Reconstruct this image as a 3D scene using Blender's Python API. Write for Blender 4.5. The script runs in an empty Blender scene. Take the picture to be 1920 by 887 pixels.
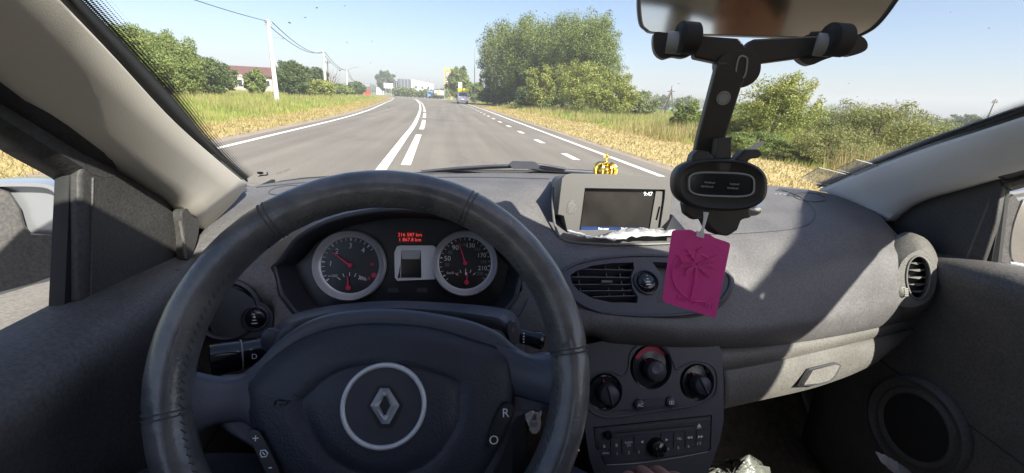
import bpy, bmesh, math, random
import numpy as np
from math import sin, cos, pi, radians, atan2, sqrt
from mathutils import Vector as V, Matrix
from mathutils.geometry import tessellate_polygon
random.seed(5); rng = np.random.default_rng(11)
SC = bpy.context.scene
COL = SC.collection

# ------------------------------------------------------------------ camera
F, W, H = 850.0, 1920.0, 887.0
EYE = V((-0.30, 0.0, 1.20))
yaw, pitch, roll = radians(8.5), radians(16.8), radians(2.9)
FW = V((sin(yaw)*cos(pitch), cos(yaw)*cos(pitch), -sin(pitch)))
R0 = V((cos(yaw), -sin(yaw), 0)); U0 = R0.cross(FW)
UP = U0*cos(roll) - R0*sin(roll); RT = R0*cos(roll) + U0*sin(roll)
cam_d = bpy.data.cameras.new('camera'); cam = bpy.data.objects.new('camera', cam_d); COL.objects.link(cam)
cam_d.sensor_width = 36; cam_d.lens = 36*F/W; cam_d.clip_start = 0.02; cam_d.clip_end = 6000
Mx = Matrix((RT, UP, -FW)).transposed().to_4x4(); Mx.translation = EYE; cam.matrix_world = Mx
SC.camera = cam
# ------------------------------------------------------------------ world, sun, exposure
SUN_EL, SUN_AZ = radians(40.5), radians(90+60)        # azimuth clockwise from +Y: from the right, a little behind
SD = V((cos(SUN_EL)*sin(SUN_AZ), cos(SUN_EL)*cos(SUN_AZ), sin(SUN_EL)))
wd = bpy.data.worlds.new('World'); SC.world = wd; wd.use_nodes = True
nt = wd.node_tree; sky = nt.nodes.new('ShaderNodeTexSky'); sky.sky_type = 'NISHITA'; sky.sun_disc = False
sky.sun_elevation = SUN_EL; sky.sun_rotation = SUN_AZ; sky.dust_density = 1.6; sky.ozone_density = 3.5; sky.air_density = 1.0
gn = nt.nodes.new('ShaderNodeMix'); gn.data_type = 'RGBA'; gn.blend_type = 'MULTIPLY'; gn.inputs[0].default_value = 1; gn.inputs[7].default_value = (1.04, .955, .975, 1)
nt.links.new(sky.outputs[0], gn.inputs[6]); nt.links.new(gn.outputs[2], nt.nodes['Background'].inputs[0]); nt.nodes['Background'].inputs[1].default_value = 0.068
sl = bpy.data.lights.new('sun', 'SUN'); sl.energy = 4.4; sl.angle = radians(0.55); sl.color = (1, .955, .87)
so = bpy.data.objects.new('sun', sl); COL.objects.link(so); so.rotation_euler = SD.to_track_quat('Z', 'Y').to_euler(); so.location = (20, -5, 30)
vs = SC.view_settings; vs.view_transform = 'Standard'; vs.look = 'None'; vs.exposure = 1.55; vs.gamma = 1
cy = SC.cycles
cy.use_denoising = True; cy.max_bounces = 8; cy.diffuse_bounces = 5; cy.glossy_bounces = 3; cy.transparent_max_bounces = 12; cy.sample_clamp_indirect = 6

# ------------------------------------------------------------------ measured points
def ray(u, v): return (FW*F + RT*(u-W/2) - UP*(v-H/2)).normalized()
def P(u, v, y=None, x=None, z=None):
    r = ray(u, v)
    t = (y-EYE.y)/r.y if y is not None else (x-EYE.x)/r.x if x is not None else (z-EYE.z)/r.z
    return EYE + r*t
class Plane:
    def __init__(s, o, n):
        s.o = V(o); s.n = V(n).normalized()
        s.ex = V((1, 0, 0)) - s.n*s.n.x; s.ex.normalize(); s.ey = s.n.cross(s.ex)
    @classmethod
    def three(c, a, b, d):
        n = (b-a).cross(d-a).normalized()
        if n.dot(EYE-a) < 0: n = -n
        return c(a, n)
    def px(s, u, v, off=0.0):
        r = ray(u, v); o = s.o + s.n*off
        return EYE + r*((o-EYE).dot(s.n)/r.dot(s.n))
    def p(s, a, b, c=0.0): return s.o + s.ex*a + s.ey*b + s.n*c
    def at(s, u, v): return Plane(s.px(u, v), s.n)
    def shift(s, c): return Plane(s.o + s.n*c, s.n)
    def rot(s, a):
        q = Plane(s.o, s.n); q.ex = s.ex*cos(a) + s.ey*sin(a); q.ey = q.n.cross(q.ex); return q

# ------------------------------------------------------------------ materials
def mat(name, col, rough=.6, metal=0, bump=0, bscale=900, var=0.0, vscale=8, spec=.5, coat=0, col2=None, emis=0, sheen=0, grain=0):
    m = bpy.data.materials.new(name); m.use_nodes = True; t = m.node_tree; b = t.nodes['Principled BSDF']
    b.inputs['Base Color'].default_value = (*col, 1); b.inputs['Roughness'].default_value = rough
    b.inputs['Metallic'].default_value = metal; b.inputs['Specular IOR Level'].default_value = spec
    if coat: b.inputs['Coat Weight'].default_value = coat; b.inputs['Coat Roughness'].default_value = .08
    if sheen: b.inputs['Sheen Weight'].default_value = sheen
    tc = t.nodes.new('ShaderNodeTexCoord')
    if emis:
        b.inputs['Emission Color'].default_value = (*col, 1); b.inputs['Emission Strength'].default_value = emis
    if var or col2:
        n = t.nodes.new('ShaderNodeTexNoise'); n.inputs['Scale'].default_value = vscale; n.inputs['Detail'].default_value = 6; n.inputs['Roughness'].default_value = .62
        t.links.new(tc.outputs['Object'], n.inputs['Vector'])
        r = t.nodes.new('ShaderNodeValToRGB'); r.color_ramp.elements[0].position = .32; r.color_ramp.elements[1].position = .68
        c2 = col2 if col2 else tuple(min(1, c*(1+var)) for c in col); c1 = col if col2 else tuple(c*(1-var) for c in col)
        r.color_ramp.elements[0].color = (*c1, 1); r.color_ramp.elements[1].color = (*c2, 1)
        t.links.new(n.outputs['Fac'], r.inputs['Fac']); t.links.new(r.outputs['Color'], b.inputs['Base Color'])
        if grain:           # moulded pebble grain and fine dust
            g = t.nodes.new('ShaderNodeTexNoise'); g.inputs['Scale'].default_value = 280; g.inputs['Detail'].default_value = 3
            gm = t.nodes.new('ShaderNodeMapRange'); gm.inputs['From Min'].default_value = .3; gm.inputs['From Max'].default_value = .7; gm.inputs['To Min'].default_value = 1-grain; gm.inputs['To Max'].default_value = 1+grain
            mm = t.nodes.new('ShaderNodeMix'); mm.data_type = 'RGBA'; mm.blend_type = 'MULTIPLY'; mm.inputs[0].default_value = 1
            t.links.new(tc.outputs['Object'], g.inputs['Vector']); t.links.new(g.outputs['Fac'], gm.inputs['Value']); t.links.new(r.outputs['Color'], mm.inputs[6]); t.links.new(gm.outputs['Result'], mm.inputs[7]); t.links.new(mm.outputs[2], b.inputs['Base Color'])
        mr = t.nodes.new('ShaderNodeMapRange'); mr.inputs['To Min'].default_value = max(0, rough-.08); mr.inputs['To Max'].default_value = min(1, rough+.1)
        t.links.new(n.outputs['Fac'], mr.inputs['Value']); t.links.new(mr.outputs['Result'], b.inputs['Roughness'])
    if bump:
        n = t.nodes.new('ShaderNodeTexNoise'); n.inputs['Scale'].default_value = bscale; n.inputs['Detail'].default_value = 3
        bp = t.nodes.new('ShaderNodeBump'); bp.inputs['Strength'].default_value = bump; bp.inputs['Distance'].default_value = .0006 if bscale > 100 else .02
        t.links.new(tc.outputs['Object'], n.inputs['Vector']); t.links.new(n.outputs['Fac'], bp.inputs['Height']); t.links.new(bp.outputs['Normal'], b.inputs['Normal'])
    return m
M = {}
M['dash'] = mat('dash_plastic', (.106, .101, .099), .54, bump=1.0, bscale=240, var=.16, vscale=11, grain=.22)
M['dash_low'] = mat('lower_dash_plastic', (.105, .100, .088), .55, bump=.8, bscale=280, var=.12, vscale=11, grain=.22)
M['dark'] = mat('dark_plastic', (.036, .038, .048), .42, bump=.4, bscale=900, var=.12)
M['black'] = mat('black_plastic', (.010, .010, .012), .35, var=.1)
M['blackm'] = mat('black_matt', (.012, .012, .013), .75, var=.15)
M['gloss'] = mat('gloss_black', (.008, .009, .012), .12, spec=.6)
M['console'] = mat('console_plastic', (.052, .055, .066), .40, bump=.3, bscale=900, var=.08)
M['shroud'] = mat('column_plastic', (.066, .072, .094), .42, bump=.4, bscale=800, var=.08)
M['bag'] = mat('airbag_plastic', (.027, .031, .044), .42, bump=1.0, bscale=420, var=.12, vscale=20)
M['leather'] = mat('leather', (.060, .064, .070), .30, bump=.8, bscale=300, coat=.35, col2=(.15, .148, .142), vscale=26, spec=.6)
M['stitch'] = mat('stitch_thread', (.075, .075, .075), .8)
M['pillar'] = mat('pillar_trim', (.47, .435, .375), .7, bump=.35, bscale=900, var=.04, vscale=7)
M['pillar_r'] = mat('pillar_trim_shade_side', (.56, .555, .55), .7, bump=.35, bscale=900, var=.04, vscale=7)  # same trim on the shaded side, its lighter cooler look put into the colour
M['liner'] = mat('headliner_cloth', (.62, .58, .53), .95, bump=.5, bscale=600, var=.06)
M['door'] = mat('door_plastic', (.086, .080, .076), .6, bump=1.0, bscale=260, var=.16, vscale=12, grain=.28)
M['doordark'] = mat('door_dark_plastic', (.036, .034, .032), .62, bump=.8, bscale=300, var=.12, vscale=14, grain=.3)
M['seal'] = mat('rubber_seal', (.014, .014, .014), .7, var=.2, vscale=40)
M['carpet'] = mat('carpet', (.11, .094, .080), .98, bump=1, bscale=500, var=.35, vscale=60)
M['seat'] = mat('seat_cloth', (.20, .20, .20), .95, bump=.8, bscale=500, var=.2, vscale=60)
M['silver'] = mat('silver_plastic', (.62, .64, .67), .35, metal=.35)
M['silverp'] = mat('silver_paint', (.66, .67, .68), .42, metal=.3, bump=.15)
M['chrome'] = mat('chrome', (.85, .84, .84), .30, metal=.8)
M['paint'] = mat('silver_car_paint', (.36, .37, .39), .3, metal=.55, coat=.6, var=.03)
M['white'] = mat('white_print', (.72, .72, .72), .6)
M['dimw'] = mat('grey_print', (.22, .22, .23), .6)
M['red'] = mat('red_print', (.42, .02, .06), .5)
M['needle'] = mat('red_needle', (.42, .02, .07), .4, emis=.03)
M['lcd'] = mat('red_display_dots', (.75, .06, .05), .6, emis=.35)
M['lcdb'] = mat('red_display_back', (.055, .006, .008), .3)
M['gauge'] = mat('gauge_black', (.012, .012, .014), .3, var=.1)
M['navbez'] = mat('nav_bezel_plastic', (.066, .063, .058), .5, bump=.4, bscale=900, var=.05)
M['screen'] = mat('screen_glass', (.010, .009, .008), .30, spec=.18, col2=(.018, .016, .013), vscale=18)
M['scrblue'] = mat('screen_blue_bar', (.010, .022, .075), .2, emis=.5)
M['scrtext'] = mat('screen_text', (.75, .78, .8), .5, emis=.35)
M['pink'] = mat('magenta_card', (.78, .06, .32), .62, bump=.5, bscale=500, var=.06, vscale=30)
M['string'] = mat('white_string', (.7, .68, .66), .8)
M['gold'] = mat('gold_plastic', (.85, .62, .16), .18, metal=1, bump=.6, bscale=160)
M['paper'] = mat('paper', (.46, .45, .44), .8, var=.06, vscale=30, bump=.4, bscale=60)
M['skin'] = mat('skin', (.46, .24, .17), .55, var=.06, vscale=40)
M['jeans'] = mat('dark_cloth', (.05, .053, .075), .95, bump=1, bscale=500, var=.2, vscale=40)
M['brownc'] = mat('brown_cloth', (.075, .062, .060), .95, bump=1, bscale=500, var=.2, vscale=50)
M['mirror'] = mat('mirror_glass', (.68, .65, .61), .07, metal=1)
M['holder'] = mat('holder_plastic', (.032, .029, .027), .45, bump=.2, var=.1)
M['grey'] = mat('grey_rim', (.30, .30, .30), .5)
M['wpl'] = mat('white_plastic', (.30, .29, .27), .5)
def clear(name, c):
    m = bpy.data.materials.new(name); m.use_nodes = True; t = m.node_tree; t.nodes.clear()
    o = t.nodes.new('ShaderNodeOutputMaterial'); b = t.nodes.new('ShaderNodeBsdfTransparent'); b.inputs[0].default_value = (*c, 1)
    t.links.new(b.outputs[0], o.inputs[0]); return m
M['glass'] = clear('clear_glass', (.97, .985, .97))
def dots():
    m = bpy.data.materials.new('dotted_glass_edge'); m.use_nodes = True; t = m.node_tree; t.nodes.clear()
    o = t.nodes.new('ShaderNodeOutputMaterial'); tr = t.nodes.new('ShaderNodeBsdfTransparent'); d = t.nodes.new('ShaderNodeBsdfPrincipled')
    d.inputs['Base Color'].default_value = (.015, .015, .017, 1); mx = t.nodes.new('ShaderNodeMixShader')
    uv = t.nodes.new('ShaderNodeUVMap'); uv.uv_map = 'UVMap'
    vo = t.nodes.new('ShaderNodeTexVoronoi'); vo.feature = 'F1'; vo.inputs['Randomness'].default_value = 0; vo.inputs['Scale'].default_value = 1
    mp = t.nodes.new('ShaderNodeMapping'); mp.inputs['Scale'].default_value = (420, 7, 1)
    sp = t.nodes.new('ShaderNodeSeparateXYZ'); t.links.new(uv.outputs[0], sp.inputs[0])
    th = t.nodes.new('ShaderNodeMath'); th.operation = 'MULTIPLY_ADD'; th.inputs[1].default_value = -.58; th.inputs[2].default_value = .60
    lt = t.nodes.new('ShaderNodeMath'); lt.operation = 'LESS_THAN'
    t.links.new(uv.outputs[0], mp.inputs[0]); t.links.new(mp.outputs[0], vo.inputs['Vector'])
    t.links.new(sp.outputs[1], th.inputs[0]); t.links.new(vo.outputs['Distance'], lt.inputs[0]); t.links.new(th.outputs[0], lt.inputs[1])
    t.links.new(lt.outputs[0], mx.inputs[0]); t.links.new(tr.outputs[0], mx.inputs[1]); t.links.new(d.outputs[0], mx.inputs[2]); t.links.new(mx.outputs[0], o.inputs[0])
    return m
M['dots'] = dots()
def film():  # pale see-through tint for the reflection painted on the windscreen
    m = bpy.data.materials.new('reflection_tint'); m.use_nodes = True; t = m.node_tree; b = t.nodes['Principled BSDF']
    b.inputs['Base Color'].default_value = (.75, .74, .70, 1); b.inputs['Alpha'].default_value = .30; b.inputs['Roughness'].default_value = .25; return m
M['film'] = film()
def plasticbag():
    m = mat('thin_plastic_bag', (.16, .165, .14), .4, bump=.6, bscale=40); b = m.node_tree.nodes['Principled BSDF']; b.inputs['Transmission Weight'].default_value = .25; return m
M['pbag'] = plasticbag()

# ------------------------------------------------------------------ mesh builder
def cat(pts, n):
    pts = [V(p) for p in pts]; out = []
    for i in range(n):
        t = i/(n-1)*(len(pts)-1); k = min(int(t), len(pts)-2); f = t-k
        p0 = pts[k-1] if k else pts[0]*2-pts[1]; p1, p2 = pts[k], pts[k+1]; p3 = pts[k+2] if k+2 < len(pts) else p2*2-p1
        out.append(.5*((2*p1)+(p2-p0)*f+(2*p0-5*p1+4*p2-p3)*f*f+(3*p1-p0-3*p2+p3)*f**3))
    return out
def catc(pts, n):                       # closed
    L = len(pts); pts = [V(p) for p in pts]; out = []
    for i in range(n):
        t = i/n*L; k = int(t); f = t-k; p0, p1, p2, p3 = pts[(k-1) % L], pts[k % L], pts[(k+1) % L], pts[(k+2) % L]
        out.append(.5*((2*p1)+(p2-p0)*f+(2*p0-5*p1+4*p2-p3)*f*f+(3*p1-p0-3*p2+p3)*f**3))
    return out
class MB:
    def __init__(s): s.v = []; s.f = []; s.m = []
    def add(s, vs, fs, m=0):
        o = len(s.v); s.v += [tuple(x) for x in vs]; s.f += [tuple(i+o for i in f) for f in fs]; s.m += [m]*len(fs); return s
    def grid(s, rows, m=0, closed=False, skip=None):
        n = len(rows[0]); vs = [p for r in rows for p in r]; fs = []
        for j in range(len(rows)-1):
            for i in range(n if closed else n-1):
                if skip and skip(j, i): continue
                k = (i+1) % n; fs.append((j*n+i, j*n+k, (j+1)*n+k, (j+1)*n+i))
        return s.add(vs, fs, m)
    def prism(s, pts, d, m=0):
        pts = [V(p) for p in pts]; n = len(pts); d = V(d)
        tr = tessellate_polygon([pts]); vs = pts + [p+d for p in pts]
        fs = [t for t in tr] + [tuple(i+n for i in reversed(t)) for t in tr] + [(i, (i+1) % n, (i+1) % n+n, i+n) for i in range(n)]
        return s.add(vs, fs, m)
    def plate(s, outer, holes, d, m=0, cham=0):      # polygon with holes, walls along d
        loops = [[V(p) for p in outer]] + [[V(p) for p in h] for h in holes]
        tr = tessellate_polygon(loops); flat = [p for l in loops for p in l]; s.add(flat, tr, m); d = V(d)
        for l in loops:
            n = len(l); s.add(l+[p+d for p in l], [(i, (i+1) % n, (i+1) % n+n, i+n) for i in range(n)], m)
        return s
    def tube(s, path, r, n=10, m=0, closed=False, flat=1.0):
        path = [V(p) for p in path]; L = len(path); rows = []; ref = None
        for i, p in enumerate(path):
            a = path[(i-1) % L] if closed or i else p; b = path[(i+1) % L] if closed or i < L-1 else p
            t = (b-a).normalized()
            if ref is None: ref = V((0, 0, 1)) if abs(t.z) < .9 else V((1, 0, 0))
            x = (ref - t*ref.dot(t)).normalized(); ref = x; y = t.cross(x); rr = r[i] if isinstance(r, (list, tuple)) else r
            rows.append([p+(x*cos(2*pi*k/n)+y*sin(2*pi*k/n)*flat)*rr for k in range(n)])
        if closed: rows.append(rows[0])
        s.grid(rows, m, True)
        if not closed:
            o = len(s.v); s.add(rows[0], [tuple(range(n))], m); s.add(rows[-1], [tuple(reversed(range(n)))], m)
        return s
    def lathe(s, pl, prof, n=32, m=0, a0=0, a1=2*pi):   # prof: (r, h) in plane frame
        full = abs(a1-a0-2*pi) < 1e-6; k = n if full else n+1
        rows = [[pl.p(r*cos(a0+(a1-a0)*i/n), r*sin(a0+(a1-a0)*i/n), h) for i in range(k)] for r, h in prof]
        return s.grid(rows, m, full)
    def box(s, c, ex, ey, ez, m=0):
        c, ex, ey, ez = V(c), V(ex), V(ey), V(ez); vs = [c+ex*a+ey*b+ez*d for a in (-1, 1) for b in (-1, 1) for d in (-1, 1)]
        return s.add(vs, [(0, 1, 3, 2), (4, 6, 7, 5), (0, 4, 5, 1), (2, 3, 7, 6), (0, 2, 6, 4), (1, 5, 7, 3)], m)
    def pbox(s, pl, a0, a1, b0, b1, c0, c1, m=0):
        return s.box(pl.p((a0+a1)/2, (b0+b1)/2, (c0+c1)/2), pl.ex*(a1-a0)/2, pl.ey*(b1-b0)/2, pl.n*(c1-c0)/2, m)
    def ball(s, c, r, n=16, m=0, sc=(1, 1, 1)):
        c = V(c); rows = [[c+V((r*sc[0]*sin(pi*j/n)*cos(2*pi*i/(2*n)), r*sc[1]*sin(pi*j/n)*sin(2*pi*i/(2*n)), r*sc[2]*cos(pi*j/n))) for i in range(2*n)] for j in range(n+1)]
        return s.grid(rows, m, True)
    def text(s, txt, pl, size, a=0, b=0, c=.0004, m=0, align='CENTER', ang=0, shear=0):
        cu = bpy.data.curves.new('t', 'FONT'); cu.body = txt; cu.size = size; cu.align_x = align; cu.align_y = 'CENTER'; cu.resolution_u = 3; cu.shear = shear
        o = bpy.data.objects.new('t', cu); COL.objects.link(o); bpy.context.view_layer.update()
        me = o.evaluated_get(bpy.context.evaluated_depsgraph_get()).to_mesh()
        vs = [(v.co.x, v.co.y) for v in me.vertices]; fs = [tuple(p.vertices) for p in me.polygons]; o.to_mesh_clear() if hasattr(o, 'to_mesh_clear') else None
        bpy.data.objects.remove(o); bpy.data.curves.remove(cu)
        return s.add([pl.p(a+x*cos(ang)-y*sin(ang), b+x*sin(ang)+y*cos(ang), c) for x, y in vs], fs, m)
    def build(s, name, mats, parent=None, bevel=0, smooth=40, fix=True, solid=0, subs=0, origin=None):
        if origin is not None: og = V(origin); s.v = [tuple(V(p)-og) for p in s.v]
        me = bpy.data.meshes.new(name); me.from_pydata(s.v, [], s.f)
        mats = mats if isinstance(mats, (list, tuple)) else [mats]
        for k in mats: me.materials.append(M[k] if isinstance(k, str) else k)
        me.polygons.foreach_set('material_index', s.m)
        if fix:
            bm = bmesh.new(); bm.from_mesh(me); bmesh.ops.remove_doubles(bm, verts=bm.verts, dist=1e-6); bmesh.ops.recalc_face_normals(bm, faces=bm.faces); bm.to_mesh(me); bm.free()
        me.polygons.foreach_set('use_smooth', [smooth > 0]*len(me.polygons))
        if smooth: me.set_sharp_from_angle(angle=radians(smooth))
        o = bpy.data.objects.new(name, me); COL.objects.link(o)
        if origin is not None: o.location = og
        if parent:
            o.parent = parent
            if parent.type == 'EMPTY': o.matrix_parent_inverse = Matrix.Translation(-parent.location)
        if subs: md = o.modifiers.new('s', 'SUBSURF'); md.levels = subs; md.render_levels = subs
        if solid: md = o.modifiers.new('t', 'SOLIDIFY'); md.thickness = solid; md.offset = 0
        if bevel: md = o.modifiers.new('b', 'BEVEL'); md.width = bevel; md.segments = 3; md.limit_method = 'ANGLE'; md.angle_limit = radians(40); md.harden_normals = True
        return o
def tag(o, label=None, cat_=None, group=None, kind=None):
    if label: o['label'] = label
    if cat_: o['category'] = cat_
    if group: o['group'] = group
    if kind: o['kind'] = kind
    return o
def thing(name, label, cat_, loc=(0, 0, 0), group=None):
    o = bpy.data.objects.new(name, None); o.empty_display_size = .1; COL.objects.link(o); o.location = loc; return tag(o, label, cat_, group)
def struct(mb, name, m, **k): return tag(mb.build(name, m, **k), kind='structure')
def rrect(pl, u0, v0, u1, v1, r, off=0, n=5):       # rounded rect by pixels (axis aligned in plane px corners), r metres
    a = pl.px(u0, v0, off)-pl.o; b = pl.px(u1, v1, off)-pl.o
    x0, x1 = sorted((a.dot(pl.ex), b.dot(pl.ex))); y0, y1 = sorted((a.dot(pl.ey), b.dot(pl.ey)))
    return rr(pl, x0, x1, y0, y1, r, off, n)
def rr(pl, x0, x1, y0, y1, r, off=0, n=5):
    out = []
    for cx, cy_, a in ((x1-r, y1-r, 0), (x0+r, y1-r, pi/2), (x0+r, y0+r, pi), (x1-r, y0+r, 1.5*pi)):
        for i in range(n+1): out.append(pl.p(cx+r*cos(a+pi/2*i/n), cy_+r*sin(a+pi/2*i/n), off))
    return out
def pxs(pl, pts, off=0, n=0, closed=True):
    q = [pl.px(u, v, off) for u, v in pts]
    return q if not n else (catc(q, n) if closed else cat(q, n))
def circ(pl, r, off=0, n=40, c=(0, 0)): return [pl.p(c[0]+r*cos(2*pi*i/n), c[1]+r*sin(2*pi*i/n), off) for i in range(n)]
# ================================================================== THE CAR (one thing: body, dashboard, wheel, doors ...)
car = thing('car', 'silver hatchback seen from its driver seat, dark grey dashboard and leather covered steering wheel', 'car')
def vplane(a, b):                       # vertical plane through two points
    d = V((b[0]-a[0], b[1]-a[1], 0)); n = V((d.y, -d.x, 0)); n.normalize()
    if n.dot(EYE-V(a)) < 0: n = -n
    return Plane(V(a), n)
# ---- A pillars
LFp = vplane((-.670, .90, 0), (-.600, .45, 0)); RFp = vplane((.655, 1.03, 0), (.60, .62, 0))
l_edge = [(107, 0), (210, 107), (320, 225), (400, 296), (463, 348)]
l_seal = [(137, 0), (226, 90), (320, 190), (385, 268), (432, 316), (462, 340)]
l_low = [(0, 140), (110, 211), (200, 275), (300, 345), (345, 376), (372, 410)]
def ext(pts, n=1):                      # continue a list of points backwards past its first
    return [pts[0]*2-pts[1]]+pts if n == 1 else pts
Le = cat(pxs(LFp, l_edge), 16); back = (Le[0]-Le[2]).normalized()
Le = [V((-.545, -.9, 1.462)), V((-.545, -.4, 1.466)), V((-.545, .02, 1.452)), V((-.573, .22, 1.375)) ] + Le
LLp = Plane((-.668, 0, 0), (1, 0, 0))
Ll = cat(pxs(LLp, l_low), 16); Ll = [V((-.595, -.9, 1.440)), V((-.597, -.45, 1.445)), V((-.60, -.10, 1.425)), V((-.635, .20, 1.335))] + Ll
Ll[-1] = P(384, 428, y=.76)
def bulge(a, b, k, d): return [x.lerp(y, k)+d for x, y in zip(a, b)]
mb = MB(); mb.grid([[p+V((-.03, .03, .0)) for p in Le], Le, bulge(Le, Ll, .12, V((.008, -.004, .006))), bulge(Le, Ll, .45, V((.010, -.008, .004))), bulge(Le, Ll, .8, V((.004, -.002, 0))), Ll, [p+V((-.035, 0, .0)) for p in Ll]])
mb.build('pillar_trim', 'pillar', car, solid=.003, smooth=70)
r_edge = [(1536, 358), (1612, 326), (1733, 281), (1830, 250), (1920, 221)]
r_low = [(1662, 414), (1689, 390), (1727, 371), (1792, 352), (1860, 332), (1920, 316)]
Re = cat(pxs(RFp, r_edge), 16) + [V((.585, .28, 1.36)), V((.548, .06, 1.452)), V((.545, -.4, 1.466)), V((.545, -.9, 1.462))]
RLp = Plane((.668, 0, 0), (-1, 0, 0))
Rl = cat(pxs(RLp, r_low), 16) + [V((.640, .22, 1.337)), V((.60, -.08, 1.425)), V((.597, -.45, 1.445)), V((.595, -.9, 1.440))]
mb = MB(); mb.grid([[p+V((.03, .03, 0)) for p in Re], Re, bulge(Re, Rl, .12, V((-.008, -.004, .006))), bulge(Re, Rl, .45, V((-.010, -.008, .006))), bulge(Re, Rl, .8, V((-.005, -.002, 0))), Rl, [p+V((.035, 0, 0)) for p in Rl]])
mb.build('pillar_trim', 'pillar_r', car, solid=.003, smooth=70)
# outer black edge of the windscreen along the pillars
for side in (0, 1):
    if side == 0: a = cat(pxs(LFp, l_seal), 16); a = [V((-.535, .02, 1.462)), V((-.560, .22, 1.386))]+a; b = Le[2:]
    else:
        a = cat(pxs(RFp, [(1542, 350), (1648, 311), (1740, 276), (1838, 239), (1920, 209)]), 16)+[V((.572, .28, 1.372)), V((.536, .06, 1.462))]; b = Re[:-2]
    o = V((.002, .008, .004)) if side else V((-.002, .008, .004))
    mb = MB(); mb.grid([[p+o for p in a], [p+o*1.2 for p in b]]); mb.build('windscreen_seal', 'seal', car, solid=.002)
    # dotted fade band on the glass
    n = len(a); c = [p+(V((-.017, .008, .009)) if side else V((.017, .008, .009))) for p in a]
    me = bpy.data.meshes.new('dotted_glass_edge'); vs = [p+o for p in a]+[p+o for p in c]
    fs = [(i, i+1, n+i+1, n+i) for i in range(n-1)]; me.from_pydata([tuple(v) for v in vs], [], fs)
    uv = me.uv_layers.new(name='UVMap')
    L = [0]
    for i in range(1, n): L.append(L[-1]+(a[i]-a[i-1]).length)
    k = 0
    for f in fs:
        for vi in f: uv.data[k].uv = (L[vi % n]/.95, vi//n); k += 1
    me.materials.append(M['dots']); ob = bpy.data.objects.new('dotted_glass_edge', me); COL.objects.link(ob); ob.parent = car
# outer pillar cover, added to stop sun leaking through the gap to the door frame
for s, E_, L_ in ((-1, Le, Ll), (1, Re, Rl)):
    n_ = min(len(E_), len(L_)); ea, la = cat(E_, 24), cat(L_, 24)
    MB().grid([[p+V((s*.004, .022, .012)) for p in ea], [p.lerp(q, .5)+V((s*.05, .03, .02)) for p, q in zip(ea, la)], [p+V((s*.040, .0, .004)) for p in la], [p+V((s*.036, -.004, -.004)) for p in la]]).build('pillar_leak_cover', 'paint', car, solid=.003, smooth=70)
# ---- windscreen
gb = cat([V((-.700, .905, 1.000)), P(560, 336, y=1.07), P(800, 324, y=1.13), P(960, 320, y=1.15), P(1150, 328, y=1.15), P(1400, 346, y=1.10), V((.675, 1.035, 1.000))], 24)
gt = cat([V((-.535, .03, 1.47)), V((-.3, .16, 1.49)), V((0, .20, 1.50)), V((.3, .18, 1.49)), V((.535, .06, 1.47))], 24)
MB().tube([V((-.565, 0, 1.455))]+[p+V((0, -.012, .004)) for p in gt]+[V((.565, 0, 1.455))], .017, 10).build('header_leak_filler', 'liner', car)  # unseen filler tube, added to block sun leaking in at the header corners
rows = [[a.lerp(b, t)+V((0, 0, .02*sin(pi*t))) for a, b in zip(gb, gt)] for t in [i/10 for i in range(11)]]
mb = MB(); mb.grid(rows); glass = mb.build('windscreen', 'glass', car)
mb = MB(); mb.tube([p+V((0, .004, -.004)) for p in gb[1:-1]], .006, 8); mb.build('windscreen_base_seal', 'seal', car)
# ---- dashboard body
rowdef = [
 [(330,455,352,.95),(480,560,337,1.04),(640,680,331,1.08),(800,810,327,1.11),(960,960,324,1.12),(1150,1130,330,1.12),(1300,1270,339,1.10),(1440,1400,347,1.06),(1600,1510,355,1.03),(1740,1610,376,.95)],
 [(330,425,385,.85),(480,510,362,.90),(640,640,350,.92),(800,800,343,.93),(960,955,343,.93),(1150,1140,350,.93),(1300,1285,366,.93),(1440,1425,378,.93),(1600,1545,382,.92),(1740,1645,400,.87)],
 [(330,385,428,.76),(480,500,395,.79),(640,625,372,.79),(800,790,362,.78),(960,950,385,.79),(1060,1050,425,.77),(1150,1150,445,.74),(1300,1300,440,.75),(1440,1440,438,.77),(1600,1575,425,.79),(1740,1675,432,.80)],
 [(330,350,475,.70),(430,430,460,.70),(510,512,500,.68),(560,560,445,.67),(640,640,408,.66),(760,760,393,.655),(880,880,410,.66),(950,940,455,.665),(990,985,505,.67),(1060,1060,480,.68),(1150,1150,478,.675),(1300,1300,482,.68),(1440,1440,500,.69),(1600,1595,480,.72),(1740,1718,475,.755)],
 [(330,328,540,.665),(430,430,540,.65),(510,518,545,.655),(560,560,590,.65),(640,640,610,.65),(760,760,612,.65),(880,880,612,.65),(950,940,590,.65),(990,985,540,.655),(1060,1060,540,.63),(1150,1150,545,.625),(1300,1300,555,.63),(1440,1440,575,.64),(1600,1605,555,.68),(1740,1746,515,.74)],
 [(330,325,600,.645),(430,430,640,.63),(600,600,690,.61),(760,760,700,.6),(950,950,690,.6),(1060,1060,610,.6),(1150,1150,605,.592),(1300,1300,618,.597),(1440,1440,618,.62),(1600,1610,590,.67),(1740,1748,560,.728)],
 [(330,325,700,.65),(430,430,740,.64),(760,760,780,.62),(950,950,760,.62),(1060,1080,632,.605),(1150,1150,640,.605),(1300,1300,650,.612),(1440,1440,648,.635),(1600,1610,620,.682),(1740,1735,590,.735)],
 [(330,325,720,.70),(430,430,760,.69),(760,760,800,.67),(950,950,780,.67),(1060,1080,640,.65),(1150,1150,645,.65),(1300,1300,655,.65),(1440,1440,652,.665),(1600,1610,624,.71),(1740,1728,596,.76)]]
SN = [330+i*(1740-330)/140 for i in range(141)]
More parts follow.
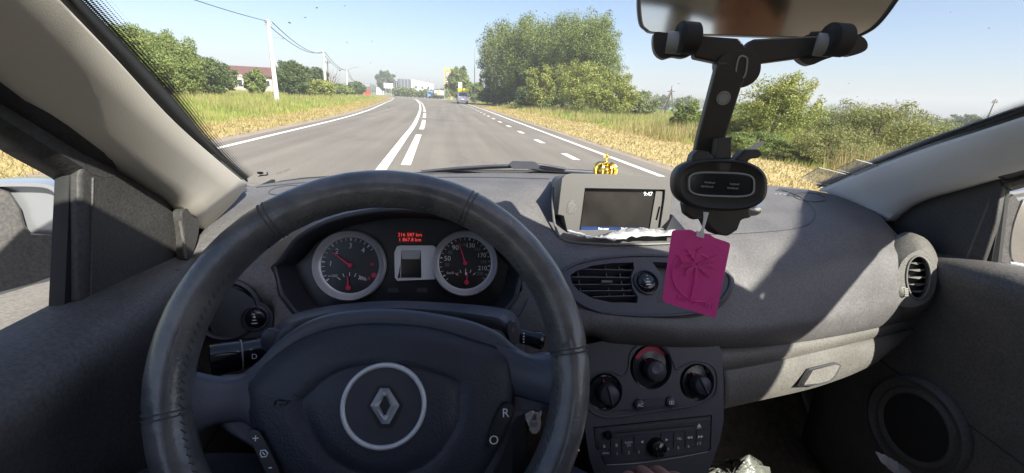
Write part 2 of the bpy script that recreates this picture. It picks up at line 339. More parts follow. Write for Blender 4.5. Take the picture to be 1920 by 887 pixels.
def resample(row):
    pts = [(r[0], P(r[1], r[2], y=r[3])) for r in row]; out = []
    for s in SN:
        k = max(i for i in range(len(pts)) if pts[i][0] <= s+1e-6); k = min(k, len(pts)-2)
        (s1, p1), (s2, p2) = pts[k], pts[k+1]; f = (s-s1)/(s2-s1)
        s0, p0 = pts[k-1] if k else (2*s1-s2, p1*2-p2); s3, p3 = pts[k+2] if k+2 < len(pts) else (2*s2-s1, p2*2-p1)
        m1 = (p2-p0)*((s2-s1)/(s2-s0)); m2 = (p3-p1)*((s2-s1)/(s3-s1))
        out.append(p1*(2*f**3-3*f*f+1)+m1*(f**3-2*f*f+f)+p2*(-2*f**3+3*f*f)+m2*(f**3-f*f))
    return out
D = [resample(r) for r in rowdef]
def proj(p):
    q = p-EYE; a = q.dot(FW); return W/2+F*q.dot(RT)/a, H/2-F*q.dot(UP)/a
def inpoly(u, v, pts):
    c = False; n = len(pts)
    for i in range(n):
        (x1, y1), (x2, y2) = pts[i], pts[i-1]
        if (y1 > v) != (y2 > v) and u < (x2-x1)*(v-y1)/(y2-y1)+x1: c = not c
    return c
def dent(rows_, pts, pl, depth):
    for r in rows_:
        for i, p in enumerate(r):
            if inpoly(*proj(p), pts):
                d = (p-pl.o).dot(pl.n)
                if d > -depth: r[i] = p-pl.n*(d+depth)
D[0] = [p for p in D[0]]
D = [[p+V((0, .05, -.015)) for p in D[0]]]+D
side_l = [[r[0]+V((-.03, .03, 0))] for r in D]
def up(rows, n):                        # smooth in profile direction
    cols = [cat([r[i] for r in rows], n) for i in range(len(rows[0]))]
    return [[c[j] for c in cols] for j in range(n)]
iL, iR = SN.index(min(SN, key=lambda s: abs(s-516))), SN.index(min(SN, key=lambda s: abs(s-986)))
top = up(D[:5], 25); bot = up(D[5:], 22); mid = up([D[3], D[4], D[5], D[6]], 22)[7:15]
VP = Plane.three(P(1090, 505, y=.660), P(1320, 505, y=.668), P(1190, 585, y=.612)).shift(.010)
LV = Plane.three(P(430, 540, y=.650), P(430, 630, y=.632), P(515, 560, y=.652)).shift(.003)
RV = Plane(P(1722, 518, y=.712), (-.36, -.88, .32))
lens_px = [(1056, 520), (1062, 503), (1100, 489), (1160, 481), (1220, 479), (1290, 484), (1345, 500), (1368, 522), (1360, 552), (1330, 578), (1280, 590), (1200, 592), (1130, 586), (1085, 568), (1064, 545)]
rv_px = [(1722, 469), (1745, 478), (1757, 505), (1752, 545), (1735, 568), (1708, 576), (1686, 572), (1677, 555), (1680, 525), (1692, 490)]
for rows_ in (top, bot, mid):
    dent(rows_, [(1212+(u-1212)*.94, 536+(v-536)*.92) for u, v in lens_px], VP, .022); dent(rows_, [(1722+(u-1722)*.72, 522+(v-522)*.78) for u, v in rv_px], RV, .026); dent(rows_, [(395, 545), (470, 545), (513, 575), (515, 610), (490, 640), (395, 645)], LV, .012)
mb = MB(); mb.grid(top); mb.grid(bot)
mb.grid([[r[i] for i in range(iL+1)] for r in mid]); mb.grid([[r[i] for i in range(iR, len(SN))] for r in mid])
# end caps
mb.grid([[r[0], r[0]+V((-.004, .02, 0)), r[0]+V((-.006, .06, -.05))] for r in top+bot]); mb.grid([[r[-1], r[-1]+V((.006, .015, 0)), r[-1]+V((.008, .06, -.05))] for r in top+bot])
dash = mb.build('dashboard', 'dash', car, smooth=60)
# hood lip + tunnel down to the instruments
CP = Plane(P(760, 500, y=.725), (0, -.95, .31))
apt = [D[4][i] for i in range(iL, iR+1)] + [D[5][i] for i in range(iR-1, iL, -1)]
cen = sum(apt, V())/len(apt)
inner = []
for p in apt:
    q = p - CP.n*((p-CP.o).dot(CP.n)); qc = cen-CP.n*((cen-CP.o).dot(CP.n)); inner.append(q+(qc-q)*.07)
mb = MB(); mb.tube(apt, .0045, 8, closed=True); mb.grid([apt, [a.lerp(b, .5)+(a-cen).normalized()*.003 for a, b in zip(apt, inner)], inner], 0, True)
mb.build('instrument_hood', 'dark', car, smooth=60)
# right trim band under the dash and glovebox lid
Tp = Plane.three(P(1440, 668, y=.640), P(1700, 605, y=.735), P(1440, 690, y=.632))
def strip(name, top_, bot_, m, bulge_=.008, n=30, par=car, rows_=6, depth=.0):
    a = cat(top_, n); b = cat(bot_, n); g = []
    for j in range(rows_+1):
        t = j/rows_; d = V((0, -bulge_*sin(pi*t)**.6, bulge_*.2*sin(pi*t))); g.append([x.lerp(y, t)+d for x, y in zip(a, b)])
    g = [[p+V((0, .03, 0)) for p in g[0]]]+g+[[p+V((0, .03, 0)) for p in g[-1]]]
    return MB().grid(g).build(name, m, par, solid=.002, smooth=50)
strip('trim_band', [P(1340, 657, y=.618), P(1440, 647, y=.640), P(1600, 619, y=.690), P(1736, 589, y=.742)], [P(1345, 696, y=.610), P(1440, 680, y=.632), P(1600, 645, y=.688), P(1716, 613, y=.742)], 'dash_low')
gtop = [P(1356, 697, y=.603), P(1440, 682, y=.620), P(1560, 654, y=.662), P(1650, 633, y=.700), P(1711, 616, y=.732)]
gbot = [P(1352, 766, y=.590), P(1420, 751, y=.600), P(1540, 722, y=.635), P(1640, 680, y=.675), P(1708, 622, y=.732)]
gl = strip('glovebox_lid', gtop, gbot, 'dash_low', .006)
HPg = Plane.three(P(1500, 722, y=.611), P(1565, 685, y=.643), P(1515, 690, y=.630))
mb = MB(); mb.prism(pxs(HPg, [(1500, 722), (1517, 694), (1560, 683), (1568, 686), (1558, 704), (1548, 714), (1530, 719)], .006), HPg.n*.008); mb.build('latch_handle', 'dash_low', gl, bevel=.0015)
mb = MB(); mb.prism(pxs(HPg, [(1494, 724), (1513, 691), (1562, 679), (1573, 685), (1562, 706), (1550, 717), (1530, 722)], .001), HPg.n*.005); mb.build('latch_recess', 'dark', gl)
# seams on the airbag lid, dash top speaker grille
def seam(px3, r=.0009, m='dark', name='panel_seam', par=None, dz=.0012):
    pts = cat([P(u, v, y=y)+V((0, -dz, dz)) for u, v, y in px3], 24); MB().tube(pts, r, 6).build(name, m, par or dash)

bpy.context.view_layer.update()
def ondash(u, v, off=.0006):
    r = ray(u, v); hit, loc, n, i = dash.ray_cast(EYE, r)
    return loc+(n if n.dot(r) < 0 else -n)*off if hit else None
def dseam(pts, r=.0008, m='dark', name='panel_seam', closed=False, n=40):
    q = [ondash(p.x, p.y) for p in (catc if closed else cat)([V((u, v, 0)) for u, v in pts], n)]; q = [p for p in q if p]
    if len(q) > 3: MB().tube(q, r, 5, closed=closed).build(name, m, dash)
dseam([(1275, 437), (1340, 440), (1440, 435), (1500, 427), (1524, 414), (1528, 398), (1514, 380), (1492, 366), (1466, 357)])
dseam([(1518+30*cos(t*pi/8), 370+8*sin(t*pi/8)+3*cos(t*pi/8)) for t in range(16)], closed=True, name='speaker_outline')
dseam([(536+32*cos(t*pi/8), 357+8*sin(t*pi/8)-4*cos(t*pi/8)) for t in range(16)], closed=True, name='speaker_outline')
dseam([(480, 352), (560, 344), (640, 338), (760, 334), (900, 333), (1030, 336)], .0012, name='demister_slot')
dseam([(990, 560), (975, 590), (955, 615)], name='panel_seam')
mb = MB()
for q_, w_ in (((1452, 364), 5), ((1460, 364), 5), ((1468, 365), 5)):
    a, b = ondash(*q_), ondash(q_[0]+w_, q_[1])
    if a and b: mb.tube([a, b], .0009, 5)
mb.build('airbag_marking', 'dimw', dash)
# ---- instrument cluster
clu = MB().prism(inner, -CP.n*.01).build('instrument_cluster', 'gauge', car)
def gauge(u, v, ru, name_, which):
    pl = CP.at(u, v).shift(.004); r = (pl.px(u+ru, v)-pl.o).length
    root = MB().lathe(pl, [(r*1.0, -.004), (r*1.0, .012), (r*.965, .0165), (r*.93, .014), (r*.87, .003), (r*.80, .001), (r*.80, -.003)], 64).build('gauge_ring', 'silver', clu, smooth=60)
    fb = MB(); fb.prism(circ(pl, r*.81, .0008, 60), -pl.n*.002, 0)
    R = r*.80
    def tick(a, r0, r1, w, m=1): 
        e = V((cos(a), sin(a))); t = V((-sin(a), cos(a))); q = [e*r0-t*w*.4, e*r0+t*w*.4, e*r1+t*w, e*r1-t*w]
        fb.add([pl.p(p.x, p.y, .0016) for p in q], [(0, 1, 2, 3)], m)
    if which == 0:
        for k in range(0, 18):
            a = radians(214-k*10.4); big = k % 4 == 0
            tick(a, R*.86, R*.97, R*(.030 if big else .014))
        for t, a, s in (('1', 176, .20), ('2', 134, .20), ('3', 91, .20), ('4', 51, .20)):
            fb.text(t, pl, R*s*1.35, R*.68*cos(radians(a)), R*.68*sin(radians(a)), .0016, 1, shear=.1)
        fb.text('x1000', pl, R*.13, -R*.60, -R*.38, .0016, 1, shear=.2)
        for k, a in enumerate((138, 115, 90, 66, 44)):
            c = V((-.02*R, -R*.80)); e = V((cos(radians(a)), sin(radians(a)))); t = V((-e.y, e.x)); w = R*.013
            q = [c+e*R*.42-t*w, c+e*R*.42+t*w, c+e*R*.55+t*w, c+e*R*.55-t*w]; fb.add([pl.p(p.x, p.y, .0016) for p in q], [(0, 1, 2, 3)], 1)
        for k in range(5):   # fuel can hatch
            fb.add([pl.p(R*(.30+.05*k), -R*(.36+.02*k), .0016), pl.p(R*(.325+.05*k), -R*(.36+.02*k), .0016), pl.p(R*(.37+.05*k), -R*(.52+.01*k), .0016), pl.p(R*(.35+.05*k), -R*(.52+.01*k), .0016)], [(0, 1, 2, 3)], 1)
        fb.lathe(Plane(pl.p(R*.82, -R*.36, .0017), pl.n), [(0, 0), (R*.085, 0)], 14, 2)
        fb.add([pl.p(R*.56, -R*.52, .0017), pl.p(R*.70, -R*.52, .0017), pl.p(R*.66, -R*.38, .0017)], [(0, 1, 2)], 3)
        fb.add([pl.p(R*.68, 0, .0017), pl.p(R*.84, -R*.02, .0017), pl.p(R*.80, R*.1, .0017), pl.p(R*.70, R*.09, .0017)], [(0, 1, 2, 3)], 3)
        nd = [(142, .80, 0, 0), (93, .42, -.05, -.80)]
    else:
        for k in range(0, 25):
            a = radians(222-k*10.9); big = k % 4 == 1
            tick(a, R*.88, R*.97, R*(.030 if big else .012))
        nums = [('30', 186, .15), ('50', 166, .22), ('70', 146, .15), ('90', 123, .22), ('110', 97, .14), ('130', 74, .20), ('150', 49, .14), ('170', 25, .20), ('190', 3, .14), ('210', -17, .20), ('230', -36, .14)]
        for t, a, s in nums: fb.text(t, pl, R*s*1.2, R*.70*cos(radians(a)), R*.70*sin(radians(a)), .0016, 1 if s > .16 else 4)
        fb.text('km/h', pl, R*.14, -R*.56, -R*.38, .0016, 1)
        for k, a in enumerate((138, 115, 90, 66, 44)):
            c = V((.02*R, -R*.74)); e = V((cos(radians(a)), sin(radians(a)))); t = V((-e.y, e.x)); w = R*.013
            q = [c+e*R*.40-t*w, c+e*R*.40+t*w, c+e*R*.52+t*w, c+e*R*.52-t*w]; fb.add([pl.p(p.x, p.y, .0016) for p in q], [(0, 1, 2, 3)], 1)
        fb.add([pl.p(-R*.0, -R*.47, .0017), pl.p(R*.07, -R*.47, .0017), pl.p(R*.07, -R*.35, .0017), pl.p(0, -R*.35, .0017)], [(0, 1, 2, 3)], 1)
        fb.lathe(Plane(pl.p(-R*.27, -R*.40, .0017), pl.n), [(0, 0), (R*.05, 0)], 12, 3)
        nd = [(108, .82, 0, 0), (85, .36, .05, -.74)]
    fb.build('gauge_face', ['gauge', 'white', 'needle', 'red', 'dimw'], clu, fix=False, smooth=0)
    for a, L, cx, cy_ in nd:
        q = pl.rot(radians(a)); o = pl.p(cx*R, cy_*R, .004); q = Plane(o, pl.n).rot(radians(a))
        nb = MB(); nb.lathe(Plane(o, pl.n), [(R*.085, -.003), (R*.085, .001), (R*.06, .003), (0, .003)], 20)
        nb.prism([q.p(-R*.05, -R*.035, 0), q.p(L*R, -R*.012, 0), q.p(L*R, R*.012, 0), q.p(-R*.05, R*.035, 0)], pl.n*.002)
        nb.build('needle', 'needle', clu)
    return pl, r
gauge(658, 497, 66.5, 'rev', 0); gauge(872, 493, 60.5, 'speed', 1)
c2 = CP.shift(.002)
mb = MB(); hole = rrect(c2, 752, 484, 788, 521, .002, .006)
mb.plate([c2.px(u, v, .008) for u, v in [(744, 462), (750, 460), (812, 460), (818, 464), (812, 480), (811, 500), (816, 524), (745, 527), (740, 521), (739, 474)]], [[c2.px(u, v, .008) for u, v in [(752, 470), (789, 470), (790, 521), (751, 521)]]], -c2.n*.008, 0)
mb.grid([[c2.px(752, 470, .007), c2.px(789, 470, .007)], [c2.px(754, 486, .001), c2.px(787, 486, .001)]], 0)
mb.build('display_frame', 'silverp', clu, bevel=.0008)
MB().prism([c2.px(u, v, .0012) for u, v in [(753, 486), (788, 486), (789, 521), (752, 521)]], -c2.n*.001).build('small_display', 'gloss', clu)
dp = CP.at(769, 445).shift(.003)
mb = MB(); mb.prism([dp.px(u, v, 0) for u, v in [(746, 432), (796, 432), (796, 458), (745, 458)]], -dp.n*.001, 0)
mb.text('216 587 km', dp, .0082, 0, .0040, .0006, 1); mb.text('1 867.8 km', dp, .0082, 0, -.0042, .0006, 1)
mb.build('trip_display', ['lcdb', 'lcd'], clu, fix=False, smooth=0)
for u in (736, 790):
    mb = MB(); mb.prism([c2.px(u+a, 544+b, .001) for a, b in [(-8, -4), (10, -4), (12, 4), (-9, 4)]], c2.n*.001); mb.build('warning_lamp', 'dark', clu)

# ---- steering column shroud, stalks
A = [P(u, v, y=.60) for u, v in [(500, 690), (507, 640), (530, 604), (580, 585), (660, 573), (750, 568), (850, 572), (930, 578), (965, 590), (978, 625), (985, 660)]]
B = [P(u, v, y=.47) for u, v in [(508, 720), (512, 655), (538, 612), (600, 592), (670, 582), (740, 579), (830, 584), (900, 592), (945, 604), (962, 650), (970, 690)]]
A, B = cat(A, 40), cat(B, 40)
mb = MB(); mb.grid([A, [a.lerp(b, .35)+V((0, 0, .004)) for a, b in zip(A, B)], [a.lerp(b, .75)+V((0, 0, .003)) for a, b in zip(A, B)], B, [b+V((0, -.004, -.012)) for b in B]])
shroud = mb.build('column_shroud', 'shroud', car, smooth=70, solid=.003)
mb = MB().add([A[0], A[-1], P(985, 900, y=.60), P(500, 900, y=.60)], [(0, 1, 2, 3)]); mb.add([B[0]+V((0, .03, 0)), B[-1]+V((0, .03, 0)), P(960, 900, y=.48), P(520, 900, y=.48)], [(0, 1, 2, 3)]); mb.build('column_front', 'dark', car)
def stalk(pts, rr_, name, m, marks):
    path = [V(p) for p in pts]; mb = MB(); mb.tube(path, rr_, 20); o = mb.build(name, m, car, smooth=45); return o
a, b = P(512, 655, y=.53), P(392, 676, y=.50); 
st = stalk([a, a.lerp(b, .10), a.lerp(b, .11), a.lerp(b, .50), a.lerp(b, .52), a.lerp(b, .98), b], [.008, .009, .0155, .0165, .0175, .0185, .015], 'light_stalk', 'gloss', 0)
mb = MB(); k = a.lerp(b, .50); mb.tube([k, k+(b-a).normalized()*.0015], .0182, 20); mb.build('stalk_ring', 'grey', st)
q = Plane(a.lerp(b, .28)+V((0, -.0163, .004)), (0, -1, .25)); MB().text('O D', q, .009, 0, 0, .0006).build('stalk_marking', 'white', st, fix=False)
a, b = P(955, 625, y=.54), P(1020, 640, y=.52)
st = stalk([a, a.lerp(b, .28), a.lerp(b, .30), a.lerp(b, .72), a.lerp(b, .74), a.lerp(b, .95), b], [.008, .008, .0098, .0105, .0112, .0114, .009], 'wiper_stalk', 'gloss', 0)
q = Plane(a.lerp(b, .38)+V((0, -.0104, .003)), (0, -1, .25)); mb = MB()
for i in range(4): mb.pbox(q, -.001, .001, -.006+i*.0038, -.0042+i*.0038, 0, .0006)
mb.build('stalk_marking', 'white', st, fix=False)
sp = Plane(P(960, 606, y=.468), (.25, -.95, .25)); mb = MB(); mb.prism([sp.px(u, v) for u, v in [(948, 606), (955, 600), (966, 603), (973, 620), (972, 640), (962, 648), (954, 640), (949, 622)]], sp.n*.003); bt = mb.build('audio_remote', 'dark', shroud, bevel=.001)
mb = MB(); mb.text('0', sp, .007, -.000, .004, .0036); mb.text('0', sp, .007, .0, -.007, .0036); mb.build('remote_marking', 'dimw', bt, fix=False)
mb = MB(); p = P(512, 640, y=.475); mb.ball(p, .013, 10, sc=(1, .5, 1.25)); mb.build('stalk_boot', 'shroud', shroud)

# ---- steering wheel
CW = V((-.3595, .38, .944)); th = radians(25); WN = V((0, -cos(th), sin(th)))
WP = Plane(CW, WN); RM, rm = .1820, .0190
wheel = None
def rimp(a, b, r=rm, R=RM): return WP.p((R+r*cos(b)*.98)*cos(a), (R+r*cos(b)*.98)*sin(a), r*1.08*sin(b))
mb = MB(); NA, NB_ = 160, 20
sa = [atan2((WP.px(u, v)-CW).dot(WP.ey), (WP.px(u, v)-CW).dot(WP.ex)) for u, v in [(497, 392), (884, 377), (300, 776), (1083, 652)]]
def rr_(a):
    for s in sa:
        d = abs((a-s+pi) % (2*pi)-pi)
        if d < .022: return rm*(1-.07*(1-d/.022))
    return rm*(1+.006*sin(a*37)+.004*sin(a*61+1))
rows = [[rimp(2*pi*i/NA, 2*pi*j/NB_, rr_(2*pi*i/NA)) for i in range(NA)] for j in range(NB_)]; rows.append(rows[0])
# hub
HP = WP.shift(-.030)
out_px = [(462, 715), (458, 744), (468, 790), (500, 850), (545, 905), (620, 950), (720, 965), (815, 950), (890, 905), (930, 850), (958, 800), (966, 744), (963, 682), (938, 654), (882, 634), (809, 613), (735, 606), (680, 606), (617, 615), (558, 637), (514, 667), (477, 702)]
fr_px = [(395, 712), (392, 740), (410, 800), (470, 840), (500, 870), (540, 930), (620, 975), (720, 985), (815, 975), (900, 930), (935, 880), (965, 800), (1000, 770), (1040, 760), (1040, 670), (1000, 668), (968, 652), (935, 625), (882, 603), (809, 588), (735, 580), (680, 581), (617, 589), (565, 608), (512, 645), (478, 680), (440, 706)]
wheel = bpy.data.objects.new('steering_wheel', None); COL.objects.link(wheel); wheel.parent = car; wheel.location = CW
mb.grid(rows, 0, True); mb.build('rim', 'leather', wheel, smooth=180)
# stitching: seam welts and thread along the inner edge
mb = MB()
for i, s in enumerate(sa):
    for ds in (-.012, .012): mb.tube([rimp(s+ds, 2*pi*j/24, rm*1.0) for j in range(24)], .0007, 5, closed=True)
for i in range(150):
    a = 2*pi*i/150
    p, q = rimp(a, pi*.80, rm*1.012), rimp(a+.022, pi*.86, rm*1.012); mb.tube([p, q], .0007, 5)
mb.build('stitching', 'stitch', wheel, smooth=0)
def dome(pl, outl, c, h, prof, n=90, m='bag', name='airbag_cover', par=None, mat_=None):
    o = catc([pl.px(u, v) for u, v in outl], n); c = pl.px(*c); rows = []
    for s, hh in prof: rows.append([c.lerp(p, s)+pl.n*hh*h for p in o])
    return MB().grid(rows, 0, True).build(name, m, par, smooth=70)
dome(HP, fr_px, (720, 780), 1, [(1.0, -.022), (1.005, -.010), (.985, 0.0), (.95, .003), (.90, .001), (.6, -.004)], m='shroud', name='spoke_frame', par=wheel, n=160)
ab = dome(HP, out_px, (720, 780), 1, [(1.0, -.012), (1.0, -.002), (.985, .005), (.95, .0095), (.85, .0130), (.7, .0155), (.61, .0165), (.575, .0145), (.55, .0135), (.52, .0160), (.4, .0175), (.2, .018), (.0, .018)], par=wheel, n=160)
# spokes out to the rim
def spoke(t_, b_, name='spoke'):
    n = 14; a = cat([P(*x[:2], y=x[2]) for x in t_], n); b = cat([P(*x[:2], y=x[2]) for x in b_], n); g = []
    for j in range(13):
        t = j/12; g.append([x.lerp(y, t)+WN*(.013*sin(pi*t)**.5-.004) for x, y in zip(a, b)])
    for j in range(13):
        t = 1-j/12; g.append([x.lerp(y, t)-WN*(.012*sin(pi*t)**.5+.004) for x, y in zip(a, b)])
    g.append(g[0]); return MB().grid(g).build(name, 'shroud', wheel, smooth=80)
def wy(u, v, off): return WP.px(u, v, off).y
def sp_(pts): return [(u, v, wy(u, v, o)) for u, v, o in pts]
spoke(sp_([(930, 632, -.030), (968, 655, -.028), (1003, 668, -.022), (1035, 664, -.012), (1072, 640, -.002)]), sp_([(930, 742, -.034), (968, 746, -.030), (1003, 754, -.022), (1036, 766, -.012), (1070, 800, -.004)]))
spoke(sp_([(505, 660, -.030), (468, 695, -.028), (432, 708, -.022), (390, 704, -.012), (335, 690, -.002)]), sp_([(505, 860, -.030), (462, 800, -.028), (425, 795, -.022), (385, 805, -.012), (338, 835, -.004)]))
# emblem and its ring
EP = Plane(HP.px(720, 761, .018), WN)
R1 = (EP.px(800, 761)-EP.o).length
MB().lathe(EP, [(R1*.885, -.001), (R1*.885, .0015), (R1*.91, .0030), (R1*.95, .0034), (R1*.985, .0026), (R1, .0008), (R1, -.002)], 72).build('emblem_ring', 'silverp', wheel, smooth=60)
o4 = [EP.px(u, v, .001) for u, v in [(713, 728), (729, 728), (749, 760), (730, 795), (716, 795), (694, 761)]]
m4 = [EP.px(u, v, .0055) for u, v in [(718, 735), (724, 735), (739, 760), (724, 787), (719, 787), (703, 761)]]
i4 = [EP.px(u, v, .001) for u, v in [(720, 743), (723, 743), (732, 760), (723, 778), (720, 778), (711, 761)]]
mb = MB(); mb.grid([o4, m4, i4], 0, True); mb.build('emblem', 'chrome', wheel, smooth=0)
mb = MB(); mb.prism([EP.px(u, v, .0006) for u, v in [(709, 722), (732, 722), (756, 760), (736, 803), (711, 803), (688, 761)]], -WN*.002); mb.build('emblem_base', 'black', wheel)
MB().prism(circ(EP, R1*.89, .0002, 50), -WN*.001).build('emblem_disc', 'dark', wheel)
# horn mark pressed into the cover
hp = Plane(HP.px(528, 756, .0165), (WN+V((-.12, 0, .02))).normalized())
mb = MB(); mb.tube([hp.px(514, 761), hp.px(516, 752), hp.px(524, 750), hp.px(541, 752)], .0007, 5); mb.tube([hp.px(524, 759), hp.px(534, 760), hp.px(541, 751)], .0007, 5); mb.build('horn_mark', 'black', wheel)
# switch pads
def pad(pts, marks):
    mbp = MB(); q = HP.shift(.0165); mbp.prism(catc([q.px(u, v) for u, v in pts], 28), -WN*.022); o = mbp.build('switch_pad', 'black', wheel, bevel=.0015)
    for s, u, v, z in marks: MB().text(s, Plane(q.px(u, v, .0012), WN), z, 0, 0, 0).build('switch_marking', 'white', o, fix=False, smooth=0)
pad([(472, 806), (485, 809), (494, 822), (512, 858), (525, 890), (530, 925), (512, 925), (495, 880), (478, 845), (467, 815)], [('+', 479, 823, .011), ('-', 507, 875, .012)])
q = HP.shift(.0178); t = MB(); t.tube([q.px(*x) for x in [(489, 845), (497, 844), (502, 850), (499, 856), (491, 857), (488, 851)]], .0006, 5, closed=True); t.tube([q.px(492, 848), q.px(497, 853)], .0006, 5); t.build('switch_marking', 'white', wheel)
pad([(938, 766), (948, 756), (960, 758), (962, 775), (945, 805), (932, 836), (922, 842), (914, 836), (918, 812), (928, 785)], [('R', 948, 775, .012), ('O', 926, 826, .012)])

# ---- navigation screen in its hood
NP = Plane(P(1150, 380, y=.765), (.0, -.97, .24))
no = catc([NP.px(u, v) for u, v in [(1058, 328), (1075, 325), (1160, 327), (1250, 331), (1262, 334), (1263, 345), (1256, 400), (1250, 432), (1150, 440), (1066, 441), (1058, 425), (1047, 400), (1050, 360), (1054, 338)]], 56)
no = [NP.px(u, v) for u, v in [(1054, 334), (1061, 327), (1072, 325), (1160, 327), (1250, 331), (1260, 333), (1264, 340), (1257, 400), (1249, 440), (1150, 442), (1070, 442), (1064, 436), (1057, 405), (1046, 402), (1050, 365)]]
nh = [NP.px(u, v) for u, v in [(1097, 353), (1247, 356), (1246, 372), (1237, 432), (1086, 432), (1090, 405)]]
mb = MB(); mb.plate([p-NP.n*.0 for p in no], [nh], -NP.n*.012)
mb.grid([[p-NP.n*.012 for p in no], [p-NP.n*.05+V((0, 0, -.004)) for p in no], [V((p.x*.9+.01, p.y+.16, p.z-.03)) for p in no]], 0, True)
nav = mb.build('navigation_unit', 'navbez', car, bevel=.0022)
n2 = NP.shift(-.010)
mb = MB(); mb.prism([n2.px(u, v) for u, v in [(1092, 352), (1252, 353), (1243, 436), (1082, 436)]], -NP.n*.004); mb.build('screen_recess', 'black', nav)
n3 = NP.shift(-.0085)
scr = MB().prism([n3.px(u, v) for u, v in [(1097, 359), (1227, 361), (1217, 430), (1089, 428)]], -NP.n*.002).build('screen', 'screen', nav)
mb = MB(); mb.prism([n3.px(u, v, .0003) for u, v in [(1090, 425), (1217, 427), (1216, 433), (1089, 432)]], -NP.n*.0005, 0)
mb.text('9:47', Plane(n3.px(1215, 364, .0006), NP.n), .010, m=1); mb.text('Pais auto', Plane(n3.px(1131, 429, .0006), NP.n), .0055, m=1, shear=.2); mb.text('TA-AF', Plane(n3.px(1170, 428.5, .0006), NP.n), .0045, m=1); mb.text('54:36', Plane(n3.px(1204, 428.5, .0006), NP.n), .0045, m=1)
mb.build('screen_readout', ['scrblue', 'scrtext'], scr, fix=False, smooth=0)
mb = MB(); mb.plate([n3.px(u, v, .003) for u, v in [(1230, 358), (1244, 359), (1236, 430), (1218, 430)]], [[n3.px(u, v, .003) for u, v in [(1235, 388), (1238, 388), (1232, 413), (1229, 413)]]], -NP.n*.004); mb.build('card_slot_bar', 'navbez', nav, bevel=.0008)
n4 = NP.shift(.0008)
mb = MB(); mb.prism(catc([n4.px(u, v) for u, v in [(1066, 380), (1071, 375), (1079, 377), (1081, 388), (1078, 398), (1066, 400), (1063, 394)]], 24), -NP.n*.001); mb.build('side_slot', 'door', nav)
mb = MB(); mb.prism([P(1262, 403, y=.76), P(1295, 441, y=.745), P(1268, 441, y=.73), P(1243, 441, y=.73)], V((0, .04, 0))); mb.build('side_wedge', 'black', nav, bevel=.002)
# moulded surround of the screen niche
seam([(1037, 352, .80), (1036, 390, .78), (1042, 430, .75), (1060, 452, .725), (1120, 458, .71), (1200, 459, .71), (1262, 457, .715)], .0022, 'dash', 'niche_edge')

# ---- air vents
def slat_rows(pl, region_pts, n, m='dark', par=None, th_=.0012, deep=.02, rows_v=None):
    pass
lens = catc([VP.px(u, v) for u, v in [(1056, 520), (1062, 503), (1100, 489), (1160, 481), (1220, 479), (1290, 484), (1345, 500), (1368, 522), (1360, 552), (1330, 578), (1280, 590), (1200, 592), (1130, 586), (1085, 568), (1064, 545)]], 70)
gL = [VP.px(u, v) for u, v in [(1069, 516), (1080, 508), (1110, 498), (1150, 493), (1188, 492), (1189, 503), (1183, 520), (1186, 540), (1196, 556), (1195, 568), (1150, 568), (1110, 559), (1085, 545), (1073, 532)]]
gR = [VP.px(u, v) for u, v in [(1223, 491), (1290, 494), (1335, 506), (1352, 524), (1345, 545), (1318, 562), (1280, 569), (1232, 568), (1231, 556), (1241, 540), (1243, 520), (1234, 506)]]
mb = MB(); mb.plate(lens, [gL, gR], -VP.n*.016); mb.tube([p+VP.n*.000 for p in lens], .0028, 8, closed=True)
vent = mb.build('air_vent', 'dark', car, bevel=0, smooth=50)
mb = MB(); mb.prism([p-VP.n*.018 for p in lens], -VP.n*.002); mb.build('vent_back', 'black', vent)
lc = sum(lens, V())/len(lens)
MB().grid([[p+VP.n*.001 for p in lens], [lc+(p-lc)*1.07-VP.n*.004 for p in lens], [lc+(p-lc)*1.12-VP.n*.020 for p in lens]], 0, True).build('vent_surround', 'dash', vent, smooth=80)
for (v0, ul, ur, sag) in ((507, 1082, 1188, 2), (522, 1070, 1183, 1), (536, 1076, 1185, 0), (548, 1088, 1190, -1), (559, 1110, 1194, -2)):
    for uu0, uu1 in ((ul, ur), (1425-ur-4, 1425-ul-8)):
        a, b = VP.px(uu0+2, v0, -.004), VP.px(uu1-2, v0+sag, -.004); d = VP.n
        mb = MB(); mb.box((a+b)/2-d*.006, (b-a)/2, d*.007+VP.ey*.002, VP.ey*.0007); mb.build('slat', 'dark', vent)
for uu in (1085, 1138, 1164, 1262, 1288, 1325):
    mb = MB(); mb.box(VP.px(uu, 530, -.013), VP.ex*.0008, VP.ey*(.028 if 1100 < uu < 1300 else .018), VP.n*.003); mb.build('vane', 'dark', vent)
mb = MB(); mb.box(VP.px(1137, 529, .0015), VP.ex*.009, VP.ey*.0022, VP.n*.003); mb.build('vane_tab', 'door', vent, bevel=.0008)
def thumbwheel(pl, r, par, dots_=4):
    MB().lathe(pl, [(r*1.25, -.002), (r*1.28, .002), (r*1.15, .003), (r*1.05, -.001), (r*1.03, -.006)], 40).build('wheel_collar', 'dark', par, smooth=60)
    o = MB().lathe(pl, [(r, -.006), (r*.97, 0), (r*.8, .0035), (r*.4, .0055), (0, .006)], 32).build('thumbwheel', 'gloss', par, smooth=80)
    mb = MB()
    for i in range(dots_):
        w = r*(.05+.07*i); mb.pbox(pl, -w, w, r*(.5-.30*i)-r*.04, r*(.5-.30*i)+r*.04, .0035, .0066)
    mb.build('airflow_marking', 'white', par, bevel=.0002)
thumbwheel(Plane(VP.px(1212, 529, .0015), VP.n), .0165, vent)
